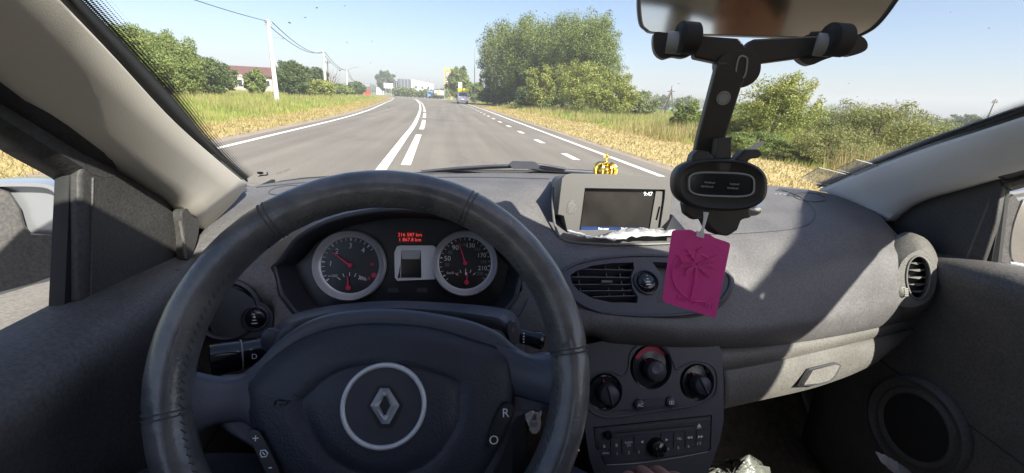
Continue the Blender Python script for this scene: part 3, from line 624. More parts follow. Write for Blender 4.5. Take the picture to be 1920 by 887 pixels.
# left side vent, mostly hidden by the wheel
lv = MB().lathe(Plane(LV.px(425, 582), LV.n), [(.046, -.006), (.045, .003), (.041, .005), (.037, .001), (.035, -.016), (0, -.018)], 40).build('air_vent', 'dark', car, smooth=50)
for k in range(4):
    w = .034*sqrt(1-((k-1.5)*.5)**2*.8); q = Plane(LV.px(425, 582), LV.n); mb = MB(); mb.pbox(q, -w, w, (k-1.5)*.015-.001, (k-1.5)*.015+.001, -.012, -.001); mb.build('slat', 'dark', lv)
thumbwheel(Plane(LV.px(479, 597, .002), LV.n), .0150, lv)
lp_ = catc([LV.px(u, v, -.001) for u, v in [(452, 545), (475, 560), (500, 572), (513, 595), (505, 620), (480, 632), (440, 634), (405, 636), (395, 600), (400, 560), (425, 540)]], 40)
MB().prism(lp_, LV.n*.003).build('vent_bezel', 'console', lv, bevel=.0012)
# right end vent
q = Plane(RV.o, RV.n)
hous = catc([RV.px(u, v, .004) for u, v in [(1722, 469), (1745, 478), (1757, 505), (1752, 545), (1735, 568), (1708, 576), (1686, 572), (1677, 555), (1680, 525), (1692, 490)]], 50)
hol = catc([RV.px(u, v, .004) for u, v in [(1722, 480), (1738, 490), (1745, 515), (1740, 545), (1727, 560), (1711, 556), (1701, 535), (1700, 510), (1707, 489)]], 36)
hc = sum(hous, V())/len(hous)
mb = MB(); mb.plate(hous, [hol], -RV.n*.014); mb.grid([hous, [hc+(p-hc)*1.13-RV.n*.006 for p in hous], [hc+(p-hc)*1.30-RV.n*.014 for p in hous], [hc+(p-hc)*1.50-RV.n*.026 for p in hous], [hc+(p-hc)*1.62-RV.n*.050 for p in hous]], 0, True); mb.tube(hol, .0022, 8, closed=True)
rv = mb.build('air_vent', 'dash_low', car, smooth=50)
mb = MB(); mb.prism([p-RV.n*.020 for p in hol], -RV.n*.002); mb.build('vent_back', 'black', rv)
for k, (u0, u1, v0) in enumerate(((1704, 1737, 494), (1701, 1743, 507), (1700, 1745, 521), (1701, 1744, 534), (1705, 1740, 547))):
    a, b = RV.px(u0, v0-1, -.004), RV.px(u1, v0-2, -.004); mb = MB(); mb.prism([a, (a+b)/2-RV.ey*.004, b, (a+b)/2+RV.ey*.001], -RV.n*.008); mb.build('slat', 'dash_low', rv)
tw = Plane(RV.px(1690, 547, .004), RV.n); MB().lathe(tw, [(.011, -.004), (.010, .004), (.006, .006), (0, .0065)], 24).build('thumbwheel', 'dash_low', rv)
mb = MB()
for k in range(5): mb.pbox(tw, .002, .008, -.008+k*.0035, -.0065+k*.0035, .004, .0075)
mb.build('thumbwheel_ribs', 'wpl', rv)

# ---- centre stack: climate controls and radio
KP = Plane(P(1230, 700, y=.600), (0, -.93, .37))
kout = [KP.px(u, v) for u, v in [(1096, 800), (1094, 652), (1104, 645), (1150, 635), (1190, 631), (1230, 630), (1290, 634), (1335, 641), (1348, 647), (1354, 662), (1357, 720), (1357, 790), (1350, 825), (1334, 870), (1312, 930), (1290, 990), (1165, 1010), (1130, 930), (1105, 860)]]
dials = [(1134, 735, 31, .021), (1221, 688, 46, .022), (1306, 717, 37, .019)]
def crc(u, v, rpx, off=0, n=40):
    c = KP.px(u, v, off); r = (KP.px(u+rpx, v, off)-c).length; return [c+KP.ex*r*cos(2*pi*i/n)+KP.ey*r*sin(2*pi*i/n) for i in range(n)], c, r
holes = [crc(1134, 735, 33)[0], crc(1221, 688, 39)[0], crc(1307, 717, 32)[0]]
radio_px = [(1112, 801), (1335, 778), (1333, 842), (1326, 848), (1135, 873), (1116, 836)]
rh = [KP.px(u, v) for u, v in radio_px]
mb = MB(); mb.plate(kout, holes+[rh], -KP.n*.014); kc = sum(kout, V())/len(kout)
mb.grid([[p-KP.n*.014 for p in kout], [p-KP.n*.07+V((0, .02, -.0)) for p in kout], [V((p.x*.92, p.y+.20, p.z)) for p in kout]], 0, True)
con = mb.build('centre_console', 'console', car, bevel=.0022)
mb = MB(); mb.prism([p-KP.n*.0142 for p in kout], -KP.n*.002); mb.build('console_back', 'black', con)
# moulded wave round the dials
wave = cat([KP.px(u, v, .0002) for u, v in [(1098, 760), (1115, 776), (1145, 783), (1200, 776), (1250, 768), (1290, 763), (1325, 752), (1342, 735), (1343, 700), (1330, 682), (1305, 677), (1285, 684), (1268, 692), (1262, 680), (1250, 655), (1225, 642), (1200, 645), (1182, 662), (1178, 690), (1168, 705), (1150, 698), (1125, 698), (1102, 710)]], 90)
MB().tube(wave, .0016, 8).build('dial_surround', 'console', con)
cp = thing_part = bpy.data.objects.new('climate_panel', None); COL.objects.link(cp); cp.parent = car
for i, ((u, v, _, kr), hr) in enumerate(zip(dials, (33, 39, 32))):
    _, c, r = crc(u, v, hr, -.010); q = Plane(c, KP.n)
    mb = MB(); mb.lathe(q, [(r*1.0, .010), (r*.96, .004), (r*.93, 0), (r*.5, .0), (0, .001)], 48, 0)
    if i == 1: mb.lathe(q, [(r*.92, .0006), (r*.70, .0006)], 30, 1, radians(40), radians(150))
    else:
        for k in range(8): mb.lathe(q, [(r*.90, .0007), (r*.84, .0007)], 2, 2, radians(-100+k*27), radians(-100+k*27+15))
    if i == 0:
        mb.text('MAX', q, .004, 0, r*.86, .0008, 3)
    mb.build('dial_scale', ['gloss', 'red', 'dimw', 'white'], cp, fix=False, smooth=60)
    ku, kv = [(1137, 737), (1224, 693), (1309, 719)][i]
    _, kc_, _ = crc(ku, kv, 30, -.008); qk = Plane(kc_, KP.n)
    mb = MB(); mb.lathe(qk, [(kr*.80, 0), (kr*.80, .010), (kr*.76, .015), (kr*.66, .0172), (0, .0176)], 40); kn = mb.build('dial_knob', 'dark', cp, smooth=50)
    ang = radians([105, 130, 118][i]); qq = qk.rot(ang)
    if i == 1:
        MB().lathe(Plane(qk.p(-.003, .005, .0180), KP.n), [(.0075, -.0005), (.0075, .0005), (.006, .0002), (.002, -.0003), (0, -.0003)], 24).build('knob_dimple', 'shroud', cp)
    else:
        mb = MB(); mb.pbox(qq, -kr*.74, kr*.74, -.0016, .0016, .0170, .0205); mb.build('knob_ridge', 'dark', cp, bevel=.001)
    mb = MB(); mb.pbox(qq, kr*.82, kr*1.08, -.0007, .0007, .001, .0030); mb.build('dial_pointer', 'red', cp)
for (u, v, s) in ((1198, 758, 'AC'), (1256, 753, '')):
    q = Plane(KP.px(u, v, .0), KP.n); mb = MB(); mb.lathe(q, [(.0088, 0), (.0088, .0045), (.0078, .0056), (0, .0058)], 28); bb = mb.build('climate_button', 'dark', cp, smooth=50)
    mb = MB()
    if s: mb.text(s, q, .0072, c=.0062)
    else: mb.pbox(q, -.004, .004, -.0026, -.0018, .006, .0063); mb.pbox(q, -.004, .004, .0018, .0026, .006, .0063); mb.pbox(q, -.0006, .0006, -.0018, .0018, .006, .0063); mb.pbox(q, -.004, -.0032, -.0018, .0018, .006, .0063); mb.pbox(q, .0032, .004, -.0018, .0018, .006, .0063)
    mb.build('button_marking', 'white', cp, fix=False)
mb = MB(); mb.prism([KP.px(u, v, .0) for u, v in [(1206, 749), (1248, 745), (1250, 757), (1208, 764)]], KP.n*.0022); mb.build('button_bridge', 'dark', cp, bevel=.001)
mb = MB(); mb.pbox(Plane(KP.px(1147, 682, 0), KP.n), -.001, .001, -.001, .001, 0, .0005); 
# radio
QP = KP.shift(-.002)
rp = Plane(QP.px(1222, 824), QP.n).rot(radians(2.9-.9))
ra = MB().prism([QP.px(u, v) for u, v in [(1113, 803), (1334, 780), (1332, 841), (1325, 847), (1136, 871), (1117, 835)]], -KP.n*.010).build('radio', 'dark', car, bevel=.0008)
def rpx(u, v, o=0): return QP.px(u, v, o)
mb = MB(); mb.prism([rpx(*x, .0002) for x in [(1116, 806), (1332, 783), (1332, 787), (1117, 811)]], KP.n*.0016); mb.build('top_strip', 'console', ra, bevel=.0005)
mb = MB(); mb.prism([rpx(*x, .0002) for x in [(1152, 811), (1302, 797), (1302, 799.5), (1152, 813.5)]], KP.n*.0003); mb.build('disc_slot', 'black', ra)
mb = MB(); mb.prism([rpx(*x, .0002) for x in [(1150, 814), (1300, 800), (1302, 804), (1152, 817)]], KP.n*.0012); mb.build('slot_lip', 'console', ra, bevel=.0004)
def btn(pts, off=.0003):
    c = sum((rpx(u, v) for u, v in pts), V())/4; q = [c+(rpx(u, v)-c)*.93 for u, v in pts]
    return MB().prism([p+KP.n*.0002 for p in q], KP.n*.0013).build('radio_button', 'dark', ra, bevel=.0005)
def lin(a, b, t): return a+(b-a)*t
ts = [0, .115, .215, .325, .44]; ts2 = [.565, .68, .785, .885, .985]
for T in (ts, ts2):
    for k in range(len(T)-1):
        u0, u1 = lin(1120, 1328, T[k]), lin(1120, 1328, T[k+1]); y = lambda u: 826-(u-1120)*.115
        btn([(u0, y(u0)), (u1, y(u1)), (u1, y(u1)+16), (u0, y(u0)+16)]); btn([(u0, y(u0)+17), (u1, y(u1)+17), (u1, y(u1)+31), (u0, y(u0)+31)])
mb = MB()
for s, u, v, z in [('MENU', 1136, 850, .0042), ('1', 1157, 851, .0062), ('2', 1179, 849, .0062), ('3', 1198, 848, .0062), ('4', 1253, 842, .0062), ('5', 1272, 840, .0062), ('6', 1291, 837, .0062), ('RADIO', 1179, 830, .0042), ('CD', 1179, 835.5, .0045), ('TEL', 1274, 823, .0055)]:
    mb.text(s, Plane(rpx(u, v, .0018), KP.n), z, c=0)
def tri(u, v, s, w=3.2): return [rpx(u+s*w, v-.4, .0018), rpx(u-s*w*.8, v-3.2, .0018), rpx(u-s*w*.8, v+2.6, .0018)]
for u, v, s in [(1204, 829, -1), (1250, 825, 1), (1291, 821, -1), (1296, 820.5, -1), (1311, 819.5, 1), (1316, 819, 1)]: mb.add(tri(u, v, s, 2.6), [(0, 1, 2)])
mb.add([rpx(1307, 801, .0006), rpx(1315, 800, .0006), rpx(1311, 794, .0006)], [(0, 1, 2)])
mb.add([rpx(1307, 803.4, .0006), rpx(1315, 802.4, .0006), rpx(1315, 801.4, .0006), rpx(1307, 802.4, .0006)], [(0, 1, 2, 3)])
for u, v in ((1133, 837), (1156, 835), (1308, 832), (1313, 831)):
    c = Plane(rpx(u, v, .0018), KP.n); w = .0016 if u < 1200 else .0009
    for k in (-1, 0, 1): mb.add([c.p(-w, k*.0017-.0004), c.p(w, k*.0017-.0004), c.p(w, k*.0017+.0004), c.p(-w, k*.0017+.0004)], [(0, 1, 2, 3)])
mb.build('radio_marking', 'white', ra, fix=False, smooth=0)
q = Plane(rpx(1230, 838, 0), KP.n); MB().lathe(q, [(.0155, 0), (.0145, .004), (.0130, .011), (.0110, .0135), (0, .0140)], 36).build('volume_knob', 'gloss', ra, smooth=50)
q = Plane(rpx(1139, 814, 0), KP.n); MB().lathe(q, [(.0070, 0), (.0066, .005), (.0050, .0075), (0, .0080)], 24).build('power_knob', 'gloss', ra, smooth=50)
q = Plane(KP.px(1222, 880, .0), KP.n); seam_pts = cat([KP.px(u, v, .0003) for u, v in [(1138, 872), (1200, 868), (1270, 858), (1327, 847)]], 12); MB().tube(seam_pts, .0006, 5).build('panel_seam', 'grey', con)
# gear lever
gk = V((-.030, .44, .685)); mb = MB(); mb.tube([V((.02, .52, .45)), V((.005, .47, .60)), gk-V((0, 0, .03))], [.012, .010, .009], 12); mb.ball(gk, .027, 14, sc=(1, 1, 1.05)); mb.build('gear_lever', 'dark', car)
# tunnel, floor, firewall
mb = MB(); mb.grid([[V((-.11, y, .25)), V((-.10, y, .46)), V((-.07, y, .50)), V((.09, y, .50)), V((.12, y, .46)), V((.13, y, .25))] for y in (-.9, -.3, .3, .62, .75)]); mb.build('centre_tunnel', 'door', car, smooth=40, solid=.004)
mb = MB(); mb.grid([[V((x, y, z)) for x in (-.70, -.3, 0, .3, .70)] for y, z in ((-1.6, .27), (.6, .25), (.85, .30), (1.02, .48), (1.06, .98))]); mb.build('floor_carpet', 'carpet', car, smooth=40, solid=.004)
# ---- doors
def door(side):
    s = -1 if side == 'l' else 1; X = .70
    dr = bpy.data.objects.new('door', None); COL.objects.link(dr); dr.parent = car
    z0 = .969 if s < 0 else .962
    if s < 0: ys = [-.95, -.5, 0, .25, .40, .52, .60, .68, .74, .80]; end = .74
    else: ys = [-.95, -.5, 0, .25, .45, .60, .70, .78, .84, .90]; end = .86
    rows = []
    for y in ys:
        f = max(0, (y-(end-.24))/.24); drop = (.018 if s < 0 else .040)*f
        zt = z0-drop; k = (1-.55*f)
        rows.append([V((s*.716, y, zt-.01)), V((s*.714, y, zt)), V((s*(X-.010), y, zt+.001)), V((s*(X-.050*k), y, zt-.004)), V((s*(X-.066*k), y, zt-.014)), V((s*(X-.070*k), y, zt-.030)), V((s*(X-.062*k), y, zt-.055)),
                     V((s*(X-.045*k), y, zt-.11)), V((s*(X-.040), y, zt-.20)), V((s*(X-.040), y, zt-.33)), V((s*(X-.045), y, zt-.36)), V((s*(X-.045), y, .36)), V((s*(X-.01), y, .30))])
    mb = MB(); mb.grid([[r[i] for r in rows] for i in range(len(rows[0]))]); pn = mb.build('door_panel', 'door', dr, smooth=75, solid=.003)
    # crease between the upper trim and the lower carpet
    MB().tube([V((s*(X-.041), y, z0-.345+.10*max(0, (y-.1)))) for y in (-.9, -.3, .1, .4, .7, .85)], .0016, 6).build('panel_seam', 'black', dr)
    # outer skin
    mb = MB(); mb.grid([[V((s*x, y, z)) for y in (-1.0, 0, .5, 1.0)] for x, z in ((.722, .955), (.745, .93), (.78, .80), (.79, .60), (.76, .30))]); mb.build('door_skin', 'paint', dr, smooth=60, solid=.002)
    # armrest with grab
    mb = MB(); mb.box((s*(X-.085), -.05, .74), (.045, 0, 0), (0, .22, 0), (0, 0, .03)); mb.build('armrest', 'door', dr, bevel=.012)
    FPl = Plane((s*.700, 0, 0), (-s, 0, 0)); FI = Plane((s*.672, 0, 0), (-s, 0, 0))
    if s < 0:
        gt_ = [FPl.px(u, v) for u, v in [(0, 248), (60, 284), (127, 322), (168, 346), (240, 330), (345, 402)]]; gt_ = [V((-.60, -.95, 1.42)), V((-.60, -.5, 1.44)), V((-.605, -.1, 1.40)), V((-.655, .22, 1.295))]+gt_
        
        hi = [V((-.57, -.95, 1.45)), V((-.57, -.5, 1.465)), V((-.575, -.1, 1.43)), V((-.628, .22, 1.33))]+[FI.px(u, v) for u, v in [(0, 144), (110, 215), (200, 276), (222, 288), (300, 343), (345, 380)]]
        tri_ = [(150, 330), (172, 262), (230, 306), (300, 358), (346, 402), (352, 440), (349, 490), (300, 514), (240, 536), (165, 566), (150, 568)]
        post = [[(118, 318), (106, 580)], [(131, 325), (120, 580)], [(152, 333), (147, 566)], [(168, 335), (163, 562)], [(176, 333), (172, 560)]]
        curve_ = [(352, 395), (352, 440), (349, 487)]
    else:
        gt_ = [FPl.px(u, v) for u, v in [(1920, 342), (1900, 347), (1884, 352)]]; gt_ = [V((.60, -.95, 1.44)), V((.60, -.5, 1.455)), V((.605, -.1, 1.425)), V((.655, .30, 1.305))]+gt_
        hi = [V((.57, -.95, 1.45)), V((.57, -.5, 1.465)), V((.575, -.1, 1.445)), V((.628, .30, 1.33))]+[FI.px(u, v) for u, v in [(1920, 318), (1895, 325), (1872, 332)]]
        tri_ = [(1880, 345), (1871, 333), (1792, 353), (1727, 372), (1690, 391), (1664, 410), (1650, 430), (1690, 480), (1750, 500), (1811, 493), (1840, 500), (1866, 420)]
        post = [[(1888, 350), (1870, 505)], [(1884, 350), (1857, 500)], [(1870, 356), (1838, 496)], [(1864, 360), (1812, 493)], [(1858, 362), (1806, 493)]]
    n = 20; a = cat(hi, n); b = cat(gt_, n)
    mb = MB(); mb.grid([[p+V((0, 0, .02)) for p in a], a, [p.lerp(q, .3)+V((s*.012, 0, 0)) for p, q in zip(a, b)], [p.lerp(q, .75)+V((-s*.002, 0, 0)) for p, q in zip(a, b)], b, [p+V((s*.02, 0, -.003)) for p in b]])
    mb.build('window_frame', 'doordark', dr, smooth=50, solid=.003)
    pt = [FI.px(u, v) if 0 else Plane((s*.690, 0, 0), (-s, 0, 0)).px(u, v) for u, v in tri_]; c = sum(pt, V())/len(pt)
    mb = MB(); mb.prism(pt, V((s*.012, 0, 0))); mb.build('mirror_corner_panel', 'doordark', dr, bevel=.004)
    offs = [.706, .700, .700, .694, .690]; mm = [0, 1, 1, 2]
    for k, (nm, mt) in enumerate((('window_seal', 'seal'), ('post_seal', 'black'), ('post_trim', 'door' if s < 0 else 'dash_low'))):
        k0 = (0, 1, 2)[k]; q0, q1 = Plane((s*offs[k0], 0, 0), (-s, 0, 0)), Plane((s*(offs[k0+1]-.003*k), 0, 0), (-s, 0, 0))
        A_ = [q0.px(*x) for x in post[k0]]; B_ = [q1.px(*x) for x in post[k0+1 if k < 2 else 4]]
        MB().prism([A_[0], A_[1], B_[1], B_[0]], V((s*.008, 0, 0))).build(nm, mt, dr, bevel=.0012)
    # glass
    gl_ = b; bl = [V((s*.704, p.y, z0-.004)) for p in gl_]
    MB().grid([[p+V((s*.004, 0, 0)) for p in gl_], bl]).build('side_window', 'glass', dr)
    # outside mirror
    if s < 0:
        mo = [(.700, .98, 1.06)]
        Q = Plane((-.86, .66, 1.0), (.35, -.93, 0)); outl = [(-40, 345), (60, 343), (100, 350), (116, 372), (116, 400), (110, 470), (104, 520), (60, 535), (-10, 555), (-80, 560), (-120, 450), (-90, 360)]
        pin = [(-90, 360), (-45, 358), (-14, 375), (-4, 420), (-4, 470), (-12, 510), (-30, 535), (-70, 548), (-105, 450)]
    else:
        Q = Plane((.88, .74, 1.0), (-.35, -.93, 0)); outl = [(1885, 370), (1900, 360), (1960, 352), (2040, 355), (2080, 400), (2070, 480), (2000, 510), (1900, 500), (1868, 480)]
        pin = [(1915, 385), (1935, 372), (2040, 372), (2060, 400), (2050, 480), (1990, 500), (1930, 500), (1900, 490), (1898, 440)]
    o_ = catc([Q.px(u, v) for u, v in outl], 40); c = sum(o_, V())/len(o_)
    mb = MB(); mb.grid([o_, [c+(p-c)*1.0-Q.n*.03 for p in o_], [c+(p-c)*.92-Q.n*.08 for p in o_], [c+(p-c)*.6-Q.n*.13 for p in o_], [c-Q.n*.14]*40], 0, True); mb.grid([o_, [c+(p-c)*.93 for p in o_], [c+(p-c)*.9-Q.n*.012 for p in o_], [c-Q.n*.012]*40], 0, True)
    if s < 0: mb.prism([Q.px(u, v, .002) for u, v in [(-95, 352), (-20, 350), (16, 362), (34, 390), (44, 425), (56, 440), (113, 442), (108, 515), (60, 532), (-10, 550), (-75, 555), (-115, 450)]], -Q.n*.006, 1)
    else: mb.prism([Q.px(u, v, .002) for u, v in [(1889, 372), (1902, 366), (1912, 380), (1898, 420), (1890, 470), (1896, 497), (1878, 490), (1874, 470)]], -Q.n*.006, 1)
    ar = c.copy(); mb.tube([V((s*.72, c.y+.05, c.z-.03)), V((s*.80, c.y+.05, c.z-.02))], .03, 12, 1)
    om = mb.build('door_mirror', ['paint', 'door'], dr, smooth=60)
    gp = catc([Q.px(u, v, -.008) for u, v in pin], 30); MB().prism(gp, -Q.n*.003).build('door_mirror_glass', 'mirror', dr)
    return dr
DL = door('l'); DR = door('r')
for s in (-1, 1):
    mb = MB(); mb.box((s*.712, .92, .66), (.004, 0, 0), (0, .22 if s < 0 else .20, 0), (0, 0, .33)); mb.build('door_jamb', 'blackm', car)
# join between dash and door: rubber seams, small end piece left
mb = MB(); q = Plane((-.672, 0, 0), (1, 0, 0)); mb.prism(catc([q.px(u, v) for u, v in [(341, 400), (350, 391), (362, 393), (372, 408), (372, 440), (360, 478), (349, 486), (346, 440)]], 24), V((-.012, 0, 0))); mb.build('dash_end_cap', 'doordark', car, bevel=.003)
MB().tube([q.px(337, 415, .002), q.px(343, 450, .002), q.px(348, 484, .002)], .0018, 6).build('end_cap_seam', 'dash_low', car)
# speaker in the right door
SP = Plane((.652, 0, 0), (-1, 0, 0)); so_ = SP.px(1715, 800); q = Plane(so_, (-1, 0, .02)); SRr = .072
sk = MB().lathe(q, [(SRr*1.42, -.004), (SRr*1.40, .006), (SRr*1.30, .010), (SRr*1.20, .002), (SRr*1.12, .001), (SRr*1.05, .008), (SRr*.97, .008), (SRr*.9, .001), (SRr*.88, .0005)], 72).build('door_speaker', 'door', car, smooth=60)
MB().lathe(q, [(SRr*.9, .002), (SRr*.7, .004), (SRr*.3, .005), (0, .005)], 60).build('speaker_grille', 'blackm', sk, smooth=60)
# ---- roof, sides and rear of the cabin
HW = lambda y: .565
mb = MB()
ysr = [.20, .05, -.2, -.6, -1.0, -1.4, -1.75]; zc = [1.50, 1.515, 1.53, 1.54, 1.53, 1.50, 1.44]
def roofrow(i, dz=0, w=1):
    y = ysr[i]; return [V((x*w, y-(abs(x)**2)*(.5 if i == 0 else .2 if i == 1 else 0), zc[i]+dz-.16*abs(x)**2)) for x in [-.565, -.5, -.35, -.15, 0, .15, .35, .5, .565]]
mb.grid([roofrow(i, -.02) for i in range(7)]); mb.build('headliner', 'liner', car, smooth=80, solid=.004)
mb = MB(); mb.grid([roofrow(i, .02, 1.08) for i in range(7)]); mb.build('roof_skin', 'paint', car, smooth=80, solid=.003)
for s in (-1, 1):
    vz = MB(); c = V((s*.30, .03, 1.415)); vz.box(c, (.19, 0, 0), (0, .075, .012), (0, -.001, .008)); vz.build('sun_visor', 'liner', car, bevel=.006)
    mb = MB(); mb.box((s*.66, -.62, 1.20), (.02, 0, 0), (0, .05, 0), (-s*.03, 0, .26)); mb.build('side_pillar', 'pillar', car, bevel=.01)
    mb = MB(); mb.grid([[V((s*.66, y, z)) for y in (-.95, -1.3, -1.75)] for z in (.3, .7, 1.0)]); mb.grid([[V((s*.60, y, 1.44)) for y in (-1.35, -1.75)], [V((s*.68, y-.05, 1.0)) for y in (-1.35, -1.75)]]); mb.build('rear_side_panel', 'pillar', car, solid=.01)
mb = MB(); mb.grid([[V((x, -1.75, z)) for x in (-.66, 0, .66)] for z in (.3, .98)]); mb.build('tailgate_panel', 'door', car, solid=.01)
MB().grid([[V((x, -1.78, 1.0)) for x in (-.6, 0, .6)], [V((x*.9, -1.72, 1.42)) for x in (-.6, 0, .6)]]).build('rear_window', 'glass', car)
def seat(x, y0, w):
    o = bpy.data.objects.new('front_seat' if w < .4 else 'rear_seat', None); COL.objects.link(o); o.parent = car; h = w
    mb = MB(); mb.grid([[V((x+k*h, y, z-(abs(k)**3)*-.03)) for k in (-1, -.8, -.4, 0, .4, .8, 1)] for y, z in ((y0+.47, .36), (y0+.50, .44), (y0+.46, .50), (y0+.2, .49), (y0, .47), (y0, .30))]); mb.build('seat_cushion', 'seat', o, smooth=70, solid=.02)
    mb = MB(); c = V((x, y0-.05, .78)); mb.box(c, (h*.92, 0, 0), (0, .055, .01), (0, -.10, .32)); mb.build('backrest', 'seat', o, bevel=.04)
    for d in ((0,) if w < .4 else (-.33, .33)): mb = MB(); mb.box((x+d, y0-.19, 1.20), (.13, 0, 0), (0, .045, 0), (0, -.02, .09)); mb.build('head_restraint', 'seat', o, bevel=.03)
seat(-.35, -.45, .24); seat(.35, -.45, .24); seat(0, -1.25, .58)
# ---- rear view mirror
MPx = [(1194, -10), (1196, 40), (1206, 56), (1226, 62), (1330, 66), (1500, 71), (1590, 72), (1628, 62), (1660, 35), (1700, -25), (1700, -60), (1450, -75), (1210, -65)]
IM = Plane(P(1440, 30, y=.43), V((-.5, -1, -.03)))
mo = [IM.px(u, v) for u, v in MPx]; mo = catc(mo, 70); c = sum(mo, V())/len(mo)
mb = MB(); mb.grid([[c+(p-c)*.955 for p in mo], [c+(p-c)*.965+IM.n*.003 for p in mo], [c+(p-c)*.99+IM.n*.003 for p in mo], mo, [c+(p-c)*.99-IM.n*.012 for p in mo], [c+(p-c)*.80-IM.n*.030 for p in mo], [c-IM.n*.032]*70], 0, True)
mb.tube([c-IM.n*.028, c-IM.n*.05+V((-.02, .01, .03)), V((.0, .40, 1.385))], .011, 12)
rvm = mb.build('rear_view_mirror', 'black', car, smooth=60)
mb = MB(); mb.prism([c+(p-c)*.957+IM.n*.0005 for p in mo], -IM.n*.003); mb.build('mirror_glass', 'mirror', rvm)
# dust and insect specks on the windscreen
mb = MB(); bpy.context.view_layer.update()
for k in range(46):
    u, v = rng.uniform(520, 1880), rng.uniform(8, 230); r = ray(u, v); hit, loc, nn, i = glass.ray_cast(EYE, r)
    if not hit or (1190 < u < 1700 and v < 120): continue
    e1 = nn.orthogonal().normalized(); e2 = nn.cross(e1); s_ = rng.uniform(.0004, .0010); a0 = rng.uniform(0, 6.28); L_ = rng.uniform(1, 2.6)
    mb.add([loc+(e1*cos(a0)*cos(2*pi*j/7)*L_-e2*sin(a0)*cos(2*pi*j/7)*L_+(e1*sin(a0)+e2*cos(a0))*sin(2*pi*j/7))*s_+nn*.0006 for j in range(7)], [tuple(range(7))])
mb.build('insect_specks', 'grey', car, fix=False, smooth=0)['kind'] = 'stuff'
# ---- bonnet, scuttle, wipers
mb = MB(); rows = []
for y, z, w in ((1.17, .955, .72), (1.35, .945, .72), (1.6, .90, .71), (1.85, .83, .69), (2.05, .70, .66), (2.12, .55, .64)):
    rows.append([V((x*w, y, z+np.interp(abs(x)*w, [0, .2, .3, .44, .56, .66, .72], [-.004, .012, .030, .036, .032, .012, -.03])*min(1, max(.6, 1.6-.3*y)))) for x in [-1+i/20 for i in range(41)]])
mb.grid(rows); mb.build('bonnet', 'paint', car, smooth=80, solid=.003)
mb = MB(); mb.grid([[V((x*.72, 1.02+.12*(1-x*x), .955)) for x in [-1+i/6 for i in range(13)]], [V((x*.72, 1.16+.02*(1-x*x), .945)) for x in [-1+i/6 for i in range(13)]]]); mb.build('scuttle', 'blackm', car, solid=.004)
for s in (-1, 1):
    mb = MB(); mb.grid([[V((s*x, y, z-(.16*(y-1.0) if z > .5 else 0))) for y in (1.0, 1.3, 1.7, 2.05)] for x, z in ((.72, .90), (.78, .85), (.80, .6), (.78, .35))]); mb.build('front_wing', 'paint', car, smooth=70, solid=.003)
    q = Plane((s*.80, 1.45, .30), (s, 0, 0)); mb = MB(); mb.lathe(q, [(.0, .0), (.2, .0), (.29, .0), (.30, -.03), (.30, -.17), (.2, -.19)], 40); mb.build('wheel', 'blackm', car)
    q = Plane((s*.80, -1.15, .30), (s, 0, 0)); mb = MB(); mb.lathe(q, [(.0, .0), (.2, .0), (.29, .0), (.30, -.03), (.30, -.17), (.2, -.19)], 40); mb.build('wheel', 'blackm', car)
a_ = cat([P(u, v, y=yy) for u, v, yy in [(790, 322, 1.135), (850, 316, 1.13), (910, 312, 1.12), (960, 310, 1.11), (1010, 309, 1.12), (1060, 317, 1.14)]], 20)
mb = MB(); mb.tube(a_, .0035, 8); mb.tube([p+V((0, .004, -.006)) for p in a_], .002, 6); mb.prism([P(u, v, y=1.10) for u, v in [(955, 309), (962, 303), (1003, 304), (1013, 311), (1008, 317), (962, 317)]], V((0, .012, 0))); mb.tube([P(985, 312, y=1.115), P(1020, 318, y=1.14), P(1150, 326, y=1.17)], .006, 8); mb.build('wiper', 'dark', car, smooth=50)
# ---- printing on the glass (airbag pictogram, maker's lines) and pale films imitating a reflection at its corner
def onglass(u, v, off=-.004):
    # nearest point on windscreen sheet along the ray
    best = None
    r = ray(u, v)
    hit, loc, n, i = glass.ray_cast(EYE, r)
    return loc + n*off*(1 if n.dot(r) > 0 else -1) if hit else P(u, v, y=1.0)
bpy.context.view_layer.update()
def gpoly(mb, pts, m=0): mb.add([onglass(u, v) for u, v in pts], [tuple(range(len(pts)))], m)
mb = MB(); gpoly(mb, [(485+7*cos(t*pi/8), 321.5+2.8*sin(t*pi/8)) for t in range(16)]); gpoly(mb, [(499+2.2*cos(t*pi/4), 323.5+1.4*sin(t*pi/4)) for t in range(8)])
gpoly(mb, [(480, 328), (486, 325), (497, 324.5), (499, 326), (487, 327), (481, 329)]); gpoly(mb, [(495, 324), (499, 325), (499, 327), (496, 326.6)]); gpoly(mb, [(497, 319.8), (500, 319.8), (500, 321.5), (497, 321.5)])
gp_ = Plane(onglass(530, 319), (onglass(540, 319)-onglass(520, 319)).cross(onglass(530, 312)-onglass(530, 325)).normalized())
if gp_.n.y > 0: gp_ = Plane(gp_.o, -gp_.n)
for k, (s, z) in enumerate((('LAMINATED', .0052), ('TRANSP 43R 001582', .0036), ('DOT 376 M 70', .0030))): mb.text(s, gp_, z, 0, .004-.0062*k, .0)
mb.build('glass_printing', 'blackm', car, fix=False, smooth=0)
def reflection_patch(pts, label):  # pale film with an outline, stands in for a reflection in the glass
    q = [onglass(u, v, -.003) for u, v in pts]; mb = MB(); nn = (q[1]-q[0]).cross(q[2]-q[0]).normalized(); mb.prism(q, nn*.0006)
    o = mb.build('reflection_film', 'film', None, origin=sum(q, V())/4); tag(o, label, 'painted reflection', 'painted reflections in the windscreen')
    mb = MB(); mb.tube([p for p in q], .0009, 5, closed=True); e = mb.build('reflection_edge', 'wpl', o); e.matrix_parent_inverse = Matrix.Translation(-o.location)
reflection_patch([(1568, 315), (1606, 297), (1648, 308), (1604, 326)], 'upper pale film painted as a reflection in the windscreen beside the right pillar')
